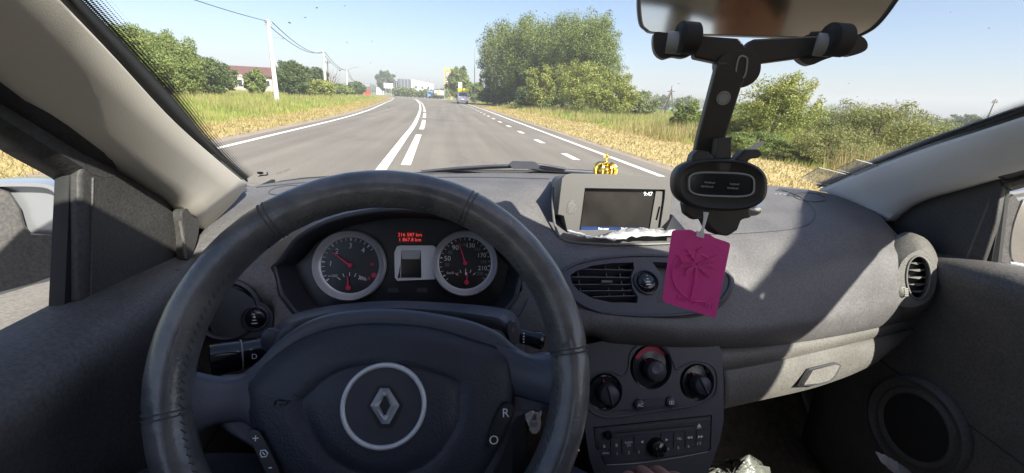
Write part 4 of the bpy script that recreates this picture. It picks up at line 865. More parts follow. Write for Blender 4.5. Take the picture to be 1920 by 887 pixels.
reflection_patch([(1502, 331), (1536, 312), (1592, 326), (1544, 345)], 'lower pale film painted as a reflection at the bottom right corner of the windscreen')
# ignition key with ring
kq = Plane(P(1000, 780, y=.50), (0, -.95, .3))
kt = thing('car_keys', 'bunch of keys on a ring hanging from the ignition behind the wheel spoke', 'keys', tuple(kq.o))
MB().tube([kq.px(1000+14*cos(t*pi/12), 774+13*sin(t*pi/12)) for t in range(24)], .0011, 8, closed=True).build('key_ring', 'chrome', kt)
def key(u0, v0, u1, v1, m):
    a, b = kq.px(u0, v0, .002), kq.px(u1, v1, .002); d = (b-a).normalized(); s_ = d.cross(kq.n); L = (b-a).length
    pts = [a+s_*.004, a+d*L*.45+s_*.0075, a+d*L*.8+s_*.0075, b+s_*.003, b-s_*.003, a+d*L*.8-s_*.0075, a+d*L*.45-s_*.0075, a-s_*.004]; MB().prism(pts, kq.n*.002).build('key', m, kt, bevel=.0004)
key(1006, 772, 1001, 812, 'wpl'); key(988, 764, 1003, 800, 'chrome')
MB().tube([kq.px(994, 762), kq.px(985, 770), kq.px(990, 782)], .002, 8).build('key_fob_loop', 'chrome', kt)
# ================================================================== THINGS IN THE CAR
# ---- phone holder clipped on the mirror
HB = Plane(P(1385, 110, y=.410), (-.25, -.96, .05))
ph = thing('phone_holder', 'black phone holder clamped under the rear view mirror with an oval pad at its end', 'phone holder', tuple(HB.o))
def hpoly(pts, th_, name, m='holder', pl=HB, off=0, bevel=.002, n=0, par=None):
    q = [pl.px(u, v, off) for u, v in pts]; q = catc(q, n) if n else q
    return MB().prism(q, -pl.n*th_).build(name, m, par or ph, bevel=bevel)
hpoly([(1300, 66), (1385, 72), (1398, 86), (1412, 73), (1540, 66), (1560, 78), (1556, 96), (1520, 106), (1430, 118), (1416, 128), (1350, 118), (1302, 108)], .014, 'clamp_bar')
hpoly([(1348, 112), (1374, 96), (1410, 98), (1426, 116), (1424, 140), (1408, 158), (1384, 165), (1364, 156), (1350, 138)], .018, 'swivel_joint', off=.006, n=36)
q = HB.shift(.0065); sl_ = [q.px(u, v) for u, v in [(1386, 108), (1392, 105), (1400, 109), (1401, 118), (1398, 138), (1392, 147), (1384, 146), (1380, 138), (1382, 120)]]
MB().tube(catc(sl_, 30), .0008, 6, closed=True).build('slot_outline', 'grey', ph)
for (pts, rc, sc_) in (([(1227, 62), (1240, 60), (1262, 66), (1300, 78), (1302, 98), (1283, 108), (1262, 106), (1244, 110), (1230, 100), (1225, 82)], (1290, 72), 1), ([(1500, 72), (1530, 62), (1590, 60), (1622, 72), (1626, 92), (1600, 104), (1580, 102), (1546, 112), (1520, 122), (1500, 112), (1490, 92)], (1568, 76), 1)):
    hpoly(pts, .010, 'clamp_jaw', off=-.004, n=40)
    c = HB.px(*rc, .010); MB().tube([c-HB.ex*.009+HB.n*.004, c-HB.ex*.008+HB.n*.004, c+HB.ex*.006, c+HB.ex*.0075], [.010, .0135, .0135, .011], 22).build('rubber_roller', 'blackm', ph, smooth=50)
    mb = MB(); mb.tube([HB.px(rc[0]-40, rc[1]+8, .004)+HB.n*.002, HB.px(rc[0]-10, rc[1]+9, .009)], .0095, 18); mb.build('metal_sleeve', 'grey', ph)
AP = Plane(P(1350, 200, y=.405), (-.2, -.97, -.1))
o = hpoly([(1346, 118), (1362, 116), (1398, 150), (1392, 160), (1348, 300), (1300, 300), (1308, 262)], .010, 'arm', pl=AP)
hpoly([(1355, 130), (1365, 128), (1325, 282), (1312, 282)], .001, 'arm_groove', 'grey', pl=AP, off=.0008, bevel=0) if 0 else None
MB().prism(circ(Plane(AP.px(1357, 184, .0006), AP.n), .0062, n=28), -AP.n*.0005).build('round_sticker', 'grey', ph)
MB().tube(circ(Plane(AP.px(1357, 184, .001), AP.n), .0048, n=28), .0003, 5, closed=True).build('sticker_ring', 'dimw', ph)
PP = Plane(P(1350, 345, y=.385), (-.12, -.985, .12))
def oval(pl, u, v, ru, rv_, k=2.6, n=56, off=0, tilt=0.03):
    out = []
    for i in range(n):
        t = 2*pi*i/n; c, s = cos(t), sin(t); x = ru*abs(c)**(2/k)*(1 if c > 0 else -1); y = rv_*abs(s)**(2/k)*(1 if s > 0 else -1)
        out.append(pl.px(u+x, v+y+x*tilt, off))
    return out
o1 = oval(PP, 1350, 346, 87, 49); cc = sum(o1, V())/56
mb = MB(); mb.grid([[cc+(p-cc)*.86-PP.n*.020 for p in o1], [cc+(p-cc)*.98-PP.n*.012 for p in o1], o1, [cc+(p-cc)*.97+PP.n*.004 for p in o1], [cc+(p-cc)*.90+PP.n*.0055 for p in o1], [cc+(p-cc)*.84+PP.n*.003 for p in o1], [cc+PP.n*.003+(p-cc)*.01 for p in o1]], 0, True)
mb.prism([cc+(p-cc)*.86-PP.n*.020 for p in o1], -PP.n*.001); pad_ = mb.build('charging_pad', 'holder', ph, smooth=60)
o2 = oval(PP, 1353, 346, 61, 22, 4, off=.0045); MB().tube(o2, .0009, 6, closed=True).build('pad_ring', 'grey', pad_)
o2 = oval(PP, 1353, 346, 59, 20, 4, off=.0034); MB().prism(o2, -PP.n*.001).build('pad_window', 'gloss', pad_)
q = Plane(PP.px(1353, 347, .0038), PP.n).rot(-.03); mb = MB()
for u, v, w in ((-.011, .0015, .010), (.012, .0015, .009), (-.013, -.0022, .012), (.011, -.0022, .011)):
    for k in range(7): mb.pbox(q, u-w/2+k*w/7, u-w/2+k*w/7+w/11, v-.0006-.0003*(k % 2), v+.0006+.0003*(k % 3 == 0), 0, .0003)
mb.build('pad_print', 'dimw', pad_)
hpoly([(1345, 258), (1376, 257), (1373, 264), (1372, 300), (1340, 300)], .010, 'top_hook', pl=PP, off=-.002)
hpoly([(1300, 290), (1308, 281), (1330, 284), (1340, 296), (1336, 306), (1296, 304)], .014, 'side_clip', pl=PP, off=.002)
hpoly([(1378, 300), (1398, 280), (1424, 280), (1432, 290), (1424, 296), (1408, 298), (1402, 306)], .014, 'side_clip', pl=PP, off=.002)
hpoly([(1282, 380), (1330, 388), (1338, 398), (1334, 410), (1300, 412), (1286, 402)], .012, 'bottom_foot', pl=PP, off=-.004)
hpoly([(1322, 384), (1408, 390), (1412, 408), (1392, 412), (1384, 432), (1366, 444), (1342, 440), (1330, 428), (1322, 412)], .020, 'motor_block', pl=PP, off=-.002, bevel=.003)
c = PP.px(1412, 393, -.010); mb = MB(); mb.ball(c, .0078, 12, sc=(1.1, .6, .8)); mb.build('touch_knob', 'chrome', ph)
hpoly([(1392, 286), (1418, 268), (1434, 264), (1432, 270), (1408, 284), (1398, 292)], .0006, 'protective_film', 'string', pl=PP, off=-.012, bevel=0)
# ---- air freshener card
FP_ = Plane(P(1310, 510, y=.372), (-.10, -.99, .10))
fr = thing('air_freshener', 'magenta card air freshener with an embossed palm tree hanging from the phone holder', 'air freshener', tuple(P(1314, 440, y=.372)))
cd = []
corners = [(1261, 432), (1296, 431), (1306, 436), (1330, 439), (1340, 446), (1370, 456), (1342, 597), (1242, 566)]
q = [FP_.px(u, v) for u, v in corners]; rad = [.003, .001, .001, .001, .001, .003, .003, .003]; n = len(q)
for i in range(n):
    a, b, c = q[i-1], q[i], q[(i+1) % n]; d1, d2 = (a-b).normalized(), (c-b).normalized(); p0, p2 = b+d1*rad[i], b+d2*rad[i]
    for k in range(5): t = k/4; cd.append(p0*(1-t)**2+b*2*t*(1-t)+p2*t*t)
MB().prism(cd, -FP_.n*.0014).build('card', 'pink', fr, bevel=.0004)
mb = MB(); cxy = FP_.px(1308, 516, .0002)
crcl = [FP_.px(1306+46*cos(t*pi/30), 520+45*sin(t*pi/30)+8*cos(t*pi/30), .0001) for t in range(60)]; mb.tube(crcl[8:53], .0011, 6)
def leaf(u0, v0, u1, v1, w, bend):
    a, b = V((u0, v0, 0)), V((u1, v1, 0)); d = b-a; nn = V((-d.y, d.x, 0)).normalized(); L = 7; up_, dn = [], []
    for k in range(L+1):
        t = k/L; c = a+d*t+nn*bend*sin(pi*t); ww = w*sin(pi*min(1, t*.9+.08))*(1.25 if k % 2 else .8); up_.append(c+nn*ww); dn.append(c-nn*ww)
    pts = up_+dn[::-1]; mb.prism([FP_.px(p.x, p.y, 0) for p in pts], FP_.n*.0016)
for x in ((1304, 494, 1270, 478, 4, -5), (1304, 492, 1286, 466, 4, 3), (1306, 492, 1318, 462, 4, -4), (1306, 494, 1342, 478, 4, 5), (1306, 496, 1346, 502, 4, -4), (1304, 497, 1268, 503, 4, 5), (1306, 498, 1330, 520, 4, -3), (1303, 498, 1284, 518, 4, 3)): leaf(*x)
mb.prism([FP_.px(*x, 0) for x in [(1303, 496), (1308, 497), (1306, 530), (1300, 560), (1294, 560), (1301, 526)]], FP_.n*.0016)
for k in range(9): u = 1268+k*8.2; mb.tube([FP_.px(u, 556+k*2.1+6, .0002), FP_.px(u+3, 552+k*2.1+5*(k % 2), .0002), FP_.px(u+6, 563+k*2.1-4*(k % 3), .0002)], .0005, 5)
mb.build('embossing', 'pink', fr)
mb = MB(); mb.tube(cat([P(1324, 398, y=.375), P(1322, 412, y=.373), P(1318, 428, y=.3705), P(1314, 440, y=.3700)], 10), [.0028, .0024, .0020, .0018, .0016, .0015, .0014, .0016, .002, .002], 8, flat=.4)
mb.prism([FP_.px(u, v, .001) for u, v in [(1308, 434), (1321, 437), (1320, 447), (1306, 443)]], -FP_.n*.0035); mb.build('string', 'string', fr)
# ---- gold crown ornament on the dash top
cb = P(1134, 326, y=.93); cr = thing('crown_ornament', 'small gold openwork crown with a cross on top standing on the dashboard behind the screen', 'ornament', tuple(cb))
r_ = .0225; q = Plane(cb, (0, 0, 1)); mb = MB(); mb.lathe(q, [(r_*.9, -.012), (r_*.98, -.010), (r_*.98, -.004), (r_*.9, -.002), (r_*.8, -.012)], 36); mb.build('crown_band', 'gold', cr)
for k in range(8):
    a = 2*pi*k/8+.2; pts = [q.p(r_*x*cos(a), r_*x*sin(a), z) for x, z in ((.92, -.004), (1.05, .008), (.95, .017), (.6, .022), (.25, .018), (.08, .016))]; MB().tube(cat(pts, 14), .0030, 6, flat=1.5).build('crown_arch', 'gold', cr)
mb = MB(); mb.ball(cb+V((0, 0, .006)), .0195, 14, sc=(1, 1, .8)); mb.ball(cb+V((0, 0, .0245)), .0042, 8); c = cb+V((0, 0, .0345)); mb.box(c, (.0016, 0, 0), (0, .0014, 0), (0, 0, .0085)); mb.box(c+V((0, 0, .002)), (.0065, 0, 0), (0, .0014, 0), (0, 0, .0016)); 
for dx, dz in ((-.0062, .002), (.0062, .002), (0, .0085)): mb.box(c+V((dx, 0, dz)), (.0022 if dz > .005 else .0012, 0, 0), (0, .0016, 0), (0, 0, .0012 if dz > .005 else .0024))
mb.build('cross', 'gold', cr)
# ---- papers under the screen
def sheet(name, rows_, label, m='paper', cat_='papers', nz=.0015):
    g = [cat([P(*x[:2], y=x[2]) for x in r], 30) for r in rows_]
    g = [[p+V((0, rng.normal()*nz, rng.normal()*nz*.7)) for p in r] for r in g]; o_ = g[0][0].copy()
    return tag(MB().grid(g).build(name, m, None, solid=.0006, smooth=30, origin=o_), label, cat_)
sheet('folded_papers', [[(1066, 428, .742), (1105, 441, .735), (1130, 440, .738), (1165, 429, .742), (1210, 428, .745), (1266, 429, .745)], [(1063, 433, .722), (1098, 443, .720), (1130, 446, .720), (1160, 444, .718), (1210, 441, .718), (1268, 440, .718)], [(1068, 437, .716), (1100, 445, .712), (1128, 447, .714), (1160, 450, .71), (1195, 443, .712), (1268, 442, .712)]], 'crumpled white papers tucked along the bottom of the navigation screen', nz=.0012)
# white bag in the passenger footwell, paper in the door pocket
c = V((.235, .62, .27)); mb = MB(); rows = []
for j in range(15):
    t = j/14; z = .27+.275*t; r = .115*(1-.25*t) if t < .9 else .13*(.775-(t-.9)*5); row = []
    for i in range(48):
        a = 2*pi*i/48; k = 1+.09*sin(3*a+5*t)+.05*sin(9*a+7*t)+.02*rng.normal(); row.append(V((c.x+r*k*cos(a)*1.05, c.y+r*k*sin(a)*.8, z+.018*sin(2*a+1)*t+.006*rng.normal())))
    rows.append(row)
rows.append([sum(rows[-1], V())/48]*48)
tag(mb.grid(rows, 0, True).build('plastic_bag', 'pbag', None, smooth=180, origin=(.235, .62, .27)), 'crumpled translucent white plastic bag standing in the passenger footwell', 'plastic bag')
sheet('paper_sheet', [[(1640, 846, .60), (1668, 858, .60), (1702, 880, .60), (1720, 900, .6)], [(1652, 866, .585), (1668, 880, .585), (1690, 900, .585), (1700, 915, .585)]], 'sharp corner of a white paper sheet sticking up beside the door speaker', cat_='paper', nz=.001)
# ---- the driver, seated behind the camera: legs, torso, arms
def skin(name, pts, edges, rads, m, par=None, subs=2, root=0):
    me = bpy.data.meshes.new(name); me.from_pydata([tuple(p) for p in pts], edges, []); me.materials.append(M[m]); o = bpy.data.objects.new(name, me); COL.objects.link(o)
    if par: o.parent = par; o.matrix_parent_inverse = Matrix.Translation(-par.location) if par.type == 'EMPTY' else Matrix()
    md = o.modifiers.new('skin', 'SKIN'); md.use_smooth_shade = True
    sv = me.skin_vertices[0].data if me.skin_vertices else None
    if sv is None:
        bm = bmesh.new(); bm.from_mesh(me); bm.verts.layers.skin.verify(); bm.to_mesh(me); bm.free(); sv = me.skin_vertices[0].data
    for i, r in enumerate(rads): sv[i].radius = (r, r) if not isinstance(r, tuple) else r; sv[i].use_root = (i == root)
    s2 = o.modifiers.new('sub', 'SUBSURF'); s2.levels = subs; s2.render_levels = subs; return o
pr = thing('person', 'seated driver in dark trousers, knees raised beside the wheel, hand on the gear lever', 'person', (-.34, -.30, .50))
body = [V((-.34, -.32, .60)), V((-.34, -.36, .80)), V((-.34, -.40, 1.00)), V((-.34, -.42, 1.10)), V((-.34, -.40, 1.20)), V((-.34, -.38, 1.30)),
        V((-.43, -.28, .60)), V((-.52, .05, .72)), V((-.585, .385, .800)), V((-.56, .62, .58)), V((-.54, .78, .36)),
        V((-.25, -.28, .60)), V((-.18, .05, .66)), V((-.115, .470, .665)), V((-.16, .70, .46)), V((-.20, .86, .34)),
        V((-.52, -.40, 1.02)), V((-.60, -.25, .80)), V((-.52, -.02, .74)), V((-.16, -.40, 1.02)), V((-.06, -.22, .80)), V((-.016, .12, .69))]
edg = [(0, 1), (1, 2), (2, 3), (3, 4), (4, 5), (0, 6), (6, 7), (7, 8), (8, 9), (9, 10), (0, 11), (11, 12), (12, 13), (13, 14), (14, 15), (2, 16), (16, 17), (17, 18), (2, 19), (19, 20), (20, 21)]
rad = [.15, .13, .14, .07, .06, .05, .10, .08, .062, .055, .045, .10, .08, .062, .055, .045, .06, .05, .038, .06, .05, .036]
skin('trousers', body, edg, rad, 'jeans', pr)
mb = MB(); mb.ball((-.34, -.42, 1.37), .10, 20, sc=(.78, .95, 1.22)); mb.ball((-.34, -.315, 1.365), .018, 8, sc=(.7, 1, 1.2))
for s in (-1, 1): mb.ball((-.34+s*.035, -.335, 1.39), .012, 8); mb.ball((-.34+s*.078, -.42, 1.37), .022, 8, sc=(.4, .8, 1.3))
mb.build('head', 'skin', pr); mb = MB(); mb.ball((-.34, -.435, 1.40), .105, 20, sc=(.8, .95, 1.15)); mb.build('hair', 'brownc', pr)
# right hand over the gear knob: palm and five fingers
wr = V((-.012, .12, .745)); hp_ = [wr, V((-.012, .24, .765)), V((-.014, .33, .785)), V((-.015, .40, .792))]
he = [(0, 1), (1, 2), (2, 3)]; hr_ = [(.030, .024), (.026, .020), (.030, .018), (.036, .017)]
fin = [(-.036, .010, .024), (-.014, .018, .028), (.008, .016, .026), (.028, .004, .020)]
for k, (dx, dy, L) in enumerate(fin):
    b0 = len(hp_); x = -.015+dx
    hp_ += [V((x, .425+dy, .786)), V((x, .455+dy, .772)), V((x*.9, .474+dy*.8, .748)), V((x*.85, .476+dy*.7, .728))]; he += [(3, b0), (b0, b0+1), (b0+1, b0+2), (b0+2, b0+3)]; hr_ += [.0095, .009, .0085, .0075]
b0 = len(hp_); hp_ += [V((-.050, .36, .775)), V((-.064, .40, .755)), V((-.052, .435, .735))]; he += [(2, b0), (b0, b0+1), (b0+1, b0+2)]; hr_ += [.013, .011, .009]
hp_ = [p+V((-.004, 0, -.052)) for p in hp_]
skin('hand', hp_, he, hr_, 'skin', pr)
# ================================================================== OUTSIDE
def gmat(name, stops, scale=.8, rough=.95, bump=.5, bs=30, scale2=9, mixf=.5):
    m = bpy.data.materials.new(name); m.use_nodes = True; t = m.node_tree; b = t.nodes['Principled BSDF']; b.inputs['Roughness'].default_value = rough; b.inputs['Specular IOR Level'].default_value = .25
    tc = t.nodes.new('ShaderNodeTexCoord'); n1 = t.nodes.new('ShaderNodeTexNoise'); n1.inputs['Scale'].default_value = scale; n1.inputs['Detail'].default_value = 8
    n2 = t.nodes.new('ShaderNodeTexNoise'); n2.inputs['Scale'].default_value = scale2; n2.inputs['Detail'].default_value = 8; n2.inputs['Roughness'].default_value = .7
    mx = t.nodes.new('ShaderNodeMix'); mx.data_type = 'FLOAT'; mx.inputs[0].default_value = mixf
    r = t.nodes.new('ShaderNodeValToRGB')
    while len(r.color_ramp.elements) < len(stops): r.color_ramp.elements.new(.5)
    for e, (p, c) in zip(r.color_ramp.elements, stops): e.position = p; e.color = (*c, 1)
    L = t.links.new
    L(tc.outputs['Object'], n1.inputs[0]); L(tc.outputs['Object'], n2.inputs[0]); L(n1.outputs['Fac'], mx.inputs[2]); L(n2.outputs['Fac'], mx.inputs[3]); L(mx.outputs[0], r.inputs[0]); L(r.outputs[0], b.inputs['Base Color'])
    bp = t.nodes.new('ShaderNodeBump'); bp.inputs['Strength'].default_value = bump; bp.inputs['Distance'].default_value = .03; n3 = t.nodes.new('ShaderNodeTexNoise'); n3.inputs['Scale'].default_value = bs; n3.inputs['Detail'].default_value = 5
    L(tc.outputs['Object'], n3.inputs[0]); L(n3.outputs['Fac'], bp.inputs['Height']); L(bp.outputs[0], b.inputs['Normal']); M[name] = m; return m
gmat('asphalt', [(.30, (.140, .127, .110)), (.50, (.165, .150, .130)), (.70, (.190, .173, .150))], .35, .85, .35, 60, 14, .45)
gmat('field', [(.30, (.075, .105, .022)), (.48, (.150, .165, .040)), (.62, (.26, .235, .075)), (.75, (.34, .28, .12))], .06, .95, .8, 6, 1.5, .4)
gmat('crop', [(.3, (.065, .115, .03)), (.7, (.11, .15, .04))], .05, .95, .6, 8, 3, .4)
gmat('dry', [(.28, (.22, .17, .075)), (.45, (.40, .30, .14)), (.60, (.47, .38, .19)), (.75, (.24, .24, .075))], .5, .95, 1.0, 18, 5, .55)
gmat('gravel', [(.3, (.22, .18, .14)), (.7, (.34, .28, .22))], 1.5, .95, 1.0, 40, 22, .5)
def wear(m, lane):
    t = m.node_tree; b = t.nodes['Principled BSDF']; src = b.inputs['Base Color'].links[0].from_socket; L = t.links.new
    tc = t.nodes.new('ShaderNodeTexCoord'); mp = t.nodes.new('ShaderNodeMapping'); mp.inputs['Scale'].default_value = (1.1, .035, 1) if lane else (3, .6, 1)
    n = t.nodes.new('ShaderNodeTexNoise'); n.inputs['Scale'].default_value = 1.6; n.inputs['Detail'].default_value = 5
    L(tc.outputs['Object'], mp.inputs[0]); L(mp.outputs[0], n.inputs[0])
    r = t.nodes.new('ShaderNodeMapRange'); r.inputs['From Min'].default_value = .3; r.inputs['From Max'].default_value = .7; r.inputs['To Min'].default_value = .80; r.inputs['To Max'].default_value = 1.14
    L(n.outputs['Fac'], r.inputs['Value']); v = t.nodes.new('ShaderNodeTexVoronoi'); v.feature = 'DISTANCE_TO_EDGE'; v.inputs['Scale'].default_value = .28
    nz = t.nodes.new('ShaderNodeTexNoise'); nz.inputs['Scale'].default_value = 1.2; nz.inputs['Detail'].default_value = 6; ad = t.nodes.new('ShaderNodeMix'); ad.data_type = 'RGBA'; ad.inputs[0].default_value = .75
    L(tc.outputs['Object'], nz.inputs[0]); L(tc.outputs['Object'], ad.inputs[6]); L(nz.outputs['Color'], ad.inputs[7]); L(ad.outputs[2], v.inputs['Vector'])
    c = t.nodes.new('ShaderNodeMapRange'); c.inputs['From Max'].default_value = .006; c.inputs['To Min'].default_value = .80 if lane else .95; L(v.outputs['Distance'], c.inputs['Value'])
    s_ = t.nodes.new('ShaderNodeTexNoise'); s_.inputs['Scale'].default_value = 38; s_.inputs['Detail'].default_value = 3; L(tc.outputs['Object'], s_.inputs[0])
    sm = t.nodes.new('ShaderNodeMapRange'); sm.inputs['From Min'].default_value = .35; sm.inputs['From Max'].default_value = .65; sm.inputs['To Min'].default_value = .86; sm.inputs['To Max'].default_value = 1.12; L(s_.outputs['Fac'], sm.inputs['Value'])
    m1 = t.nodes.new('ShaderNodeMath'); m1.operation = 'MULTIPLY'; L(r.outputs[0], m1.inputs[0]); L(c.outputs[0], m1.inputs[1])
    m2 = t.nodes.new('ShaderNodeMath'); m2.operation = 'MULTIPLY'; L(m1.outputs[0], m2.inputs[0]); L(sm.outputs[0], m2.inputs[1])
    mx = t.nodes.new('ShaderNodeMix'); mx.data_type = 'RGBA'; mx.blend_type = 'MULTIPLY'; mx.inputs[0].default_value = 1; L(src, mx.inputs[6]); L(m2.outputs[0], mx.inputs[7]); L(mx.outputs[2], b.inputs['Base Color'])
wear(M['asphalt'], True)
gmat('paintline', [(.34, (.30, .27, .23)), (.40, (.60, .57, .52)), (.7, (.76, .74, .69))], 1.5, .7, .2, 60, 14, .6)
def leafmat(name, c1, c2, tr=.35, c3=None, clump=.7):
    m = bpy.data.materials.new(name); m.use_nodes = True; t = m.node_tree; t.nodes.clear(); o = t.nodes.new('ShaderNodeOutputMaterial')
    g = t.nodes.new('ShaderNodeNewGeometry'); r = t.nodes.new('ShaderNodeValToRGB'); r.color_ramp.elements[0].color = (*c1, 1); r.color_ramp.elements[1].color = (*c2, 1)
    if c3: e = r.color_ramp.elements.new(.80); e.color = (*c2, 1); r.color_ramp.elements[-1].color = (*c3, 1)
    d = t.nodes.new('ShaderNodeBsdfPrincipled'); d.inputs['Roughness'].default_value = .55; d.inputs['Specular IOR Level'].default_value = .3
    tl = t.nodes.new('ShaderNodeBsdfTranslucent'); mx = t.nodes.new('ShaderNodeMixShader'); mx.inputs[0].default_value = tr
    L = t.links.new; tc = t.nodes.new('ShaderNodeTexCoord'); nz = t.nodes.new('ShaderNodeTexNoise'); nz.inputs['Scale'].default_value = clump; nz.inputs['Detail'].default_value = 4; L(tc.outputs['Object'], nz.inputs[0])
    nm_ = t.nodes.new('ShaderNodeMapRange'); nm_.inputs['From Min'].default_value = .32; nm_.inputs['From Max'].default_value = .68; L(nz.outputs['Fac'], nm_.inputs['Value'])
    mf = t.nodes.new('ShaderNodeMix'); mf.data_type = 'FLOAT'; mf.inputs[0].default_value = .55; L(g.outputs['Random Per Island'], mf.inputs[2]); L(nm_.outputs[0], mf.inputs[3]); L(mf.outputs[0], r.inputs[0]); L(r.outputs[0], d.inputs['Base Color']); L(r.outputs[0], tl.inputs[0]); L(d.outputs[0], mx.inputs[1]); L(tl.outputs[0], mx.inputs[2]); L(mx.outputs[0], o.inputs[0]); M[name] = m
leafmat('leaf_mid', (.070, .105, .030), (.27, .32, .09)); leafmat('leaf_grey', (.10, .135, .055), (.27, .30, .13)); leafmat('leaf_yellow', (.13, .16, .036), (.31, .33, .085), c3=(.36, .24, .09))
leafmat('leaf_dark', (.06, .095, .03), (.14, .18, .06)); leafmat('leaf_olive', (.13, .145, .045), (.27, .27, .10), c3=(.30, .20, .10))
leafmat('blade_green', (.13, .19, .04), (.37, .39, .11), .4, (.50, .42, .20), clump=.45); leafmat('blade_straw', (.22, .20, .07), (.46, .37, .18), .4)
M['bark'] = mat('bark', (.12, .095, .07), .9, col2=(.22, .18, .14), vscale=6, bump=.8, bscale=20)
M['birchbark'] = mat('birch_bark', (.45, .43, .40), .8, col2=(.10, .09, .08), vscale=4)
# ---- ground, road, verges (sheets a few mm above each other)
def sheet_(name, pts2, z, m, kind='structure', step=None):
    mb = MB(); mb.add([(x, y, z) for x, y in pts2], [tuple(range(len(pts2)))]); return tag(mb.build(name, m, smooth=0), kind=kind)
mb = MB(); N = 40; g = []
for j in range(N+1):
    g.append([V(((i/N-.5)*5200, -600+j/N*5200, -.012)) for i in range(N+1)])
struct(mb.grid(g), 'ground', 'field')
def gp(u, v): p = P(u, v, z=0); return V((p.x, p.y, 0))
LE = [V((-4.70, y, 0)) for y in (-60, -20, 0, 5)] + [gp(u, v) for u, v in [(400, 280), (520, 251), (600, 232), (640, 222), (675, 212), (700, 203), (722, 193), (735, 187)]] + [V((-17.5, 150, 0)), V((-27, 185, 0)), V((-45, 215, 0)), V((-80, 240, 0)), V((-150, 262, 0)), V((-300, 285, 0))]
SO = [V((-1.22, y, 0)) for y in (-60, -20, 0, 4)] + [gp(u, v) for u, v in [(712, 322), (757, 260), (780, 227), (788, 203), (785, 192), (776, 185)]]
SO += [V((-13.0, 150, 0)), V((-22, 189, 0)), V((-41, 220, 0)), V((-78, 246, 0)), V((-149, 268, 0)), V((-300, 291, 0))]
RE = [V((3.53, y, 0)) for y in (-60, -20, 0, 8, 15, 30, 45)] + [V((3.45, 57, 0)), V((3.30, 75, 0)), V((2.9, 95, 0)), V((1.6, 125, 0)), V((-2.5, 155, 0)), V((-13, 192, 0)), V((-35, 226, 0)), V((-75, 253, 0)), V((-148, 276, 0)), V((-300, 299, 0))]
def resamp(pts, step=1.0):
    d = cat(pts, 60*len(pts)); out = [d[0]]; acc = 0
    L = [0]
    for i in range(1, len(d)): L.append(L[-1]+(d[i]-d[i-1]).length)
    n = int(L[-1]/step); k = 0
    for i in range(1, n+1):
        s = i*step
        while k < len(L)-2 and L[k+1] < s: k += 1
        out.append(d[k].lerp(d[k+1], (s-L[k])/max(1e-9, L[k+1]-L[k])))
    return out
LEs, SOs, REs = resamp(LE), resamp(SO), resamp(RE)
def side_of(pl, off):
    out = []
    for i, p in enumerate(pl):
        a = pl[max(0, i-2)]; b = pl[min(len(pl)-1, i+2)]; t = (b-a).normalized(); out.append(p+V((t.y, -t.x, 0))*off)
    return out
def nearest(pl, p): return min(pl, key=lambda q: (q-p).length_squared)
def ribbon(name, A, B, z, m, **k): return struct(MB().grid([[p+V((0, 0, z)) for p in A], [p+V((0, 0, z)) for p in B]]), name, m, smooth=0)
n = min(len(LEs), len(REs))
def same(A, n): q = cat(A, n) if len(A) < 4 else [A[int(i/(n-1)*(len(A)-1))] for i in range(n)]; return q
lo_, ro_ = side_of(LEs, -.40), side_of(REs, .55)
K = 320
ribbon('road', same(lo_, K), same(ro_, K), 0.0, 'asphalt')
ribbon('bus_bay', [V((4.0, 62, 0)), V((4.0, 80, 0)), V((2.8, 120, 0)), V((1.2, 140, 0)), V((-1.5, 155, 0))], [V((4.1, 62, 0)), V((7.4, 76, 0)), V((7.0, 120, 0)), V((4.6, 142, 0)), V((0, 160, 0))], 0.003, 'asphalt')
ribbon('gravel_edge', side_of(LEs, -.40), side_of(LEs, -.85), -.002, 'gravel'); ribbon('gravel_edge', side_of(REs, .55), side_of(REs, .95), -.002, 'gravel')
ribbon('dry_verge', side_of(LEs, -.80), side_of(LEs, -3.6), -.004, 'dry'); ribbon('dry_verge', side_of(REs, .9), side_of(REs, 5.2), -.004, 'dry')
ribbon('left_edge_line', side_of(LEs, -.07), side_of(LEs, .07), .004, 'paintline'); ribbon('right_edge_line', side_of(REs[:150], -.07), side_of(REs[:150], .07), .004, 'paintline')
ribbon('centre_line', side_of(SOs, -.085), side_of(SOs, .085), .004, 'paintline')
def dash_(pl, off, s0, length, gap, count, w, name):
    q = side_of(pl, off); L = [0]
    for i in range(1, len(q)): L.append(L[-1]+(q[i]-q[i-1]).length)
    def at(s):
        k = max(i for i in range(len(L)) if L[i] <= s); k = min(k, len(q)-2); return q[k].lerp(q[k+1], (s-L[k])/(L[k+1]-L[k]))
    for c in range(count):
        a = s0+c*(length+gap); pts = [at(a+length*k/4) for k in range(5)]; t = (pts[-1]-pts[0]).normalized(); nn = V((t.y, -t.x, 0))*w
        mb = MB(); mb.grid([[p-nn+V((0, 0, .004)) for p in pts], [p+nn+V((0, 0, .004)) for p in pts]]); o = struct(mb, name, 'paintline', smooth=0)
dash_(SOs, .36, 60+8.2, 6.6, 2.4, 14, .085, 'centre_dash')
dash_(SOs, .36, 60+8.2-36, 6.6, 2.4, 4, .085, 'centre_dash')
dash_([V((2.50, y, 0)) for y in range(-60, 60)]+[V((2.3, 66, 0)), V((1.9, 80, 0)), V((1.3, 96, 0)), V((0, 118, 0)), V((-3, 140, 0))], 0, 60+9.7, 1.2, 2.55, 26, .08, 'lane_dash')
# far crop field on the right
struct(MB().add([(30, 60, .03), (400, 60, .03), (700, 420, .03), (40, 420, .03)], [(0, 1, 2, 3)]), 'crop_field', 'crop', smooth=0)
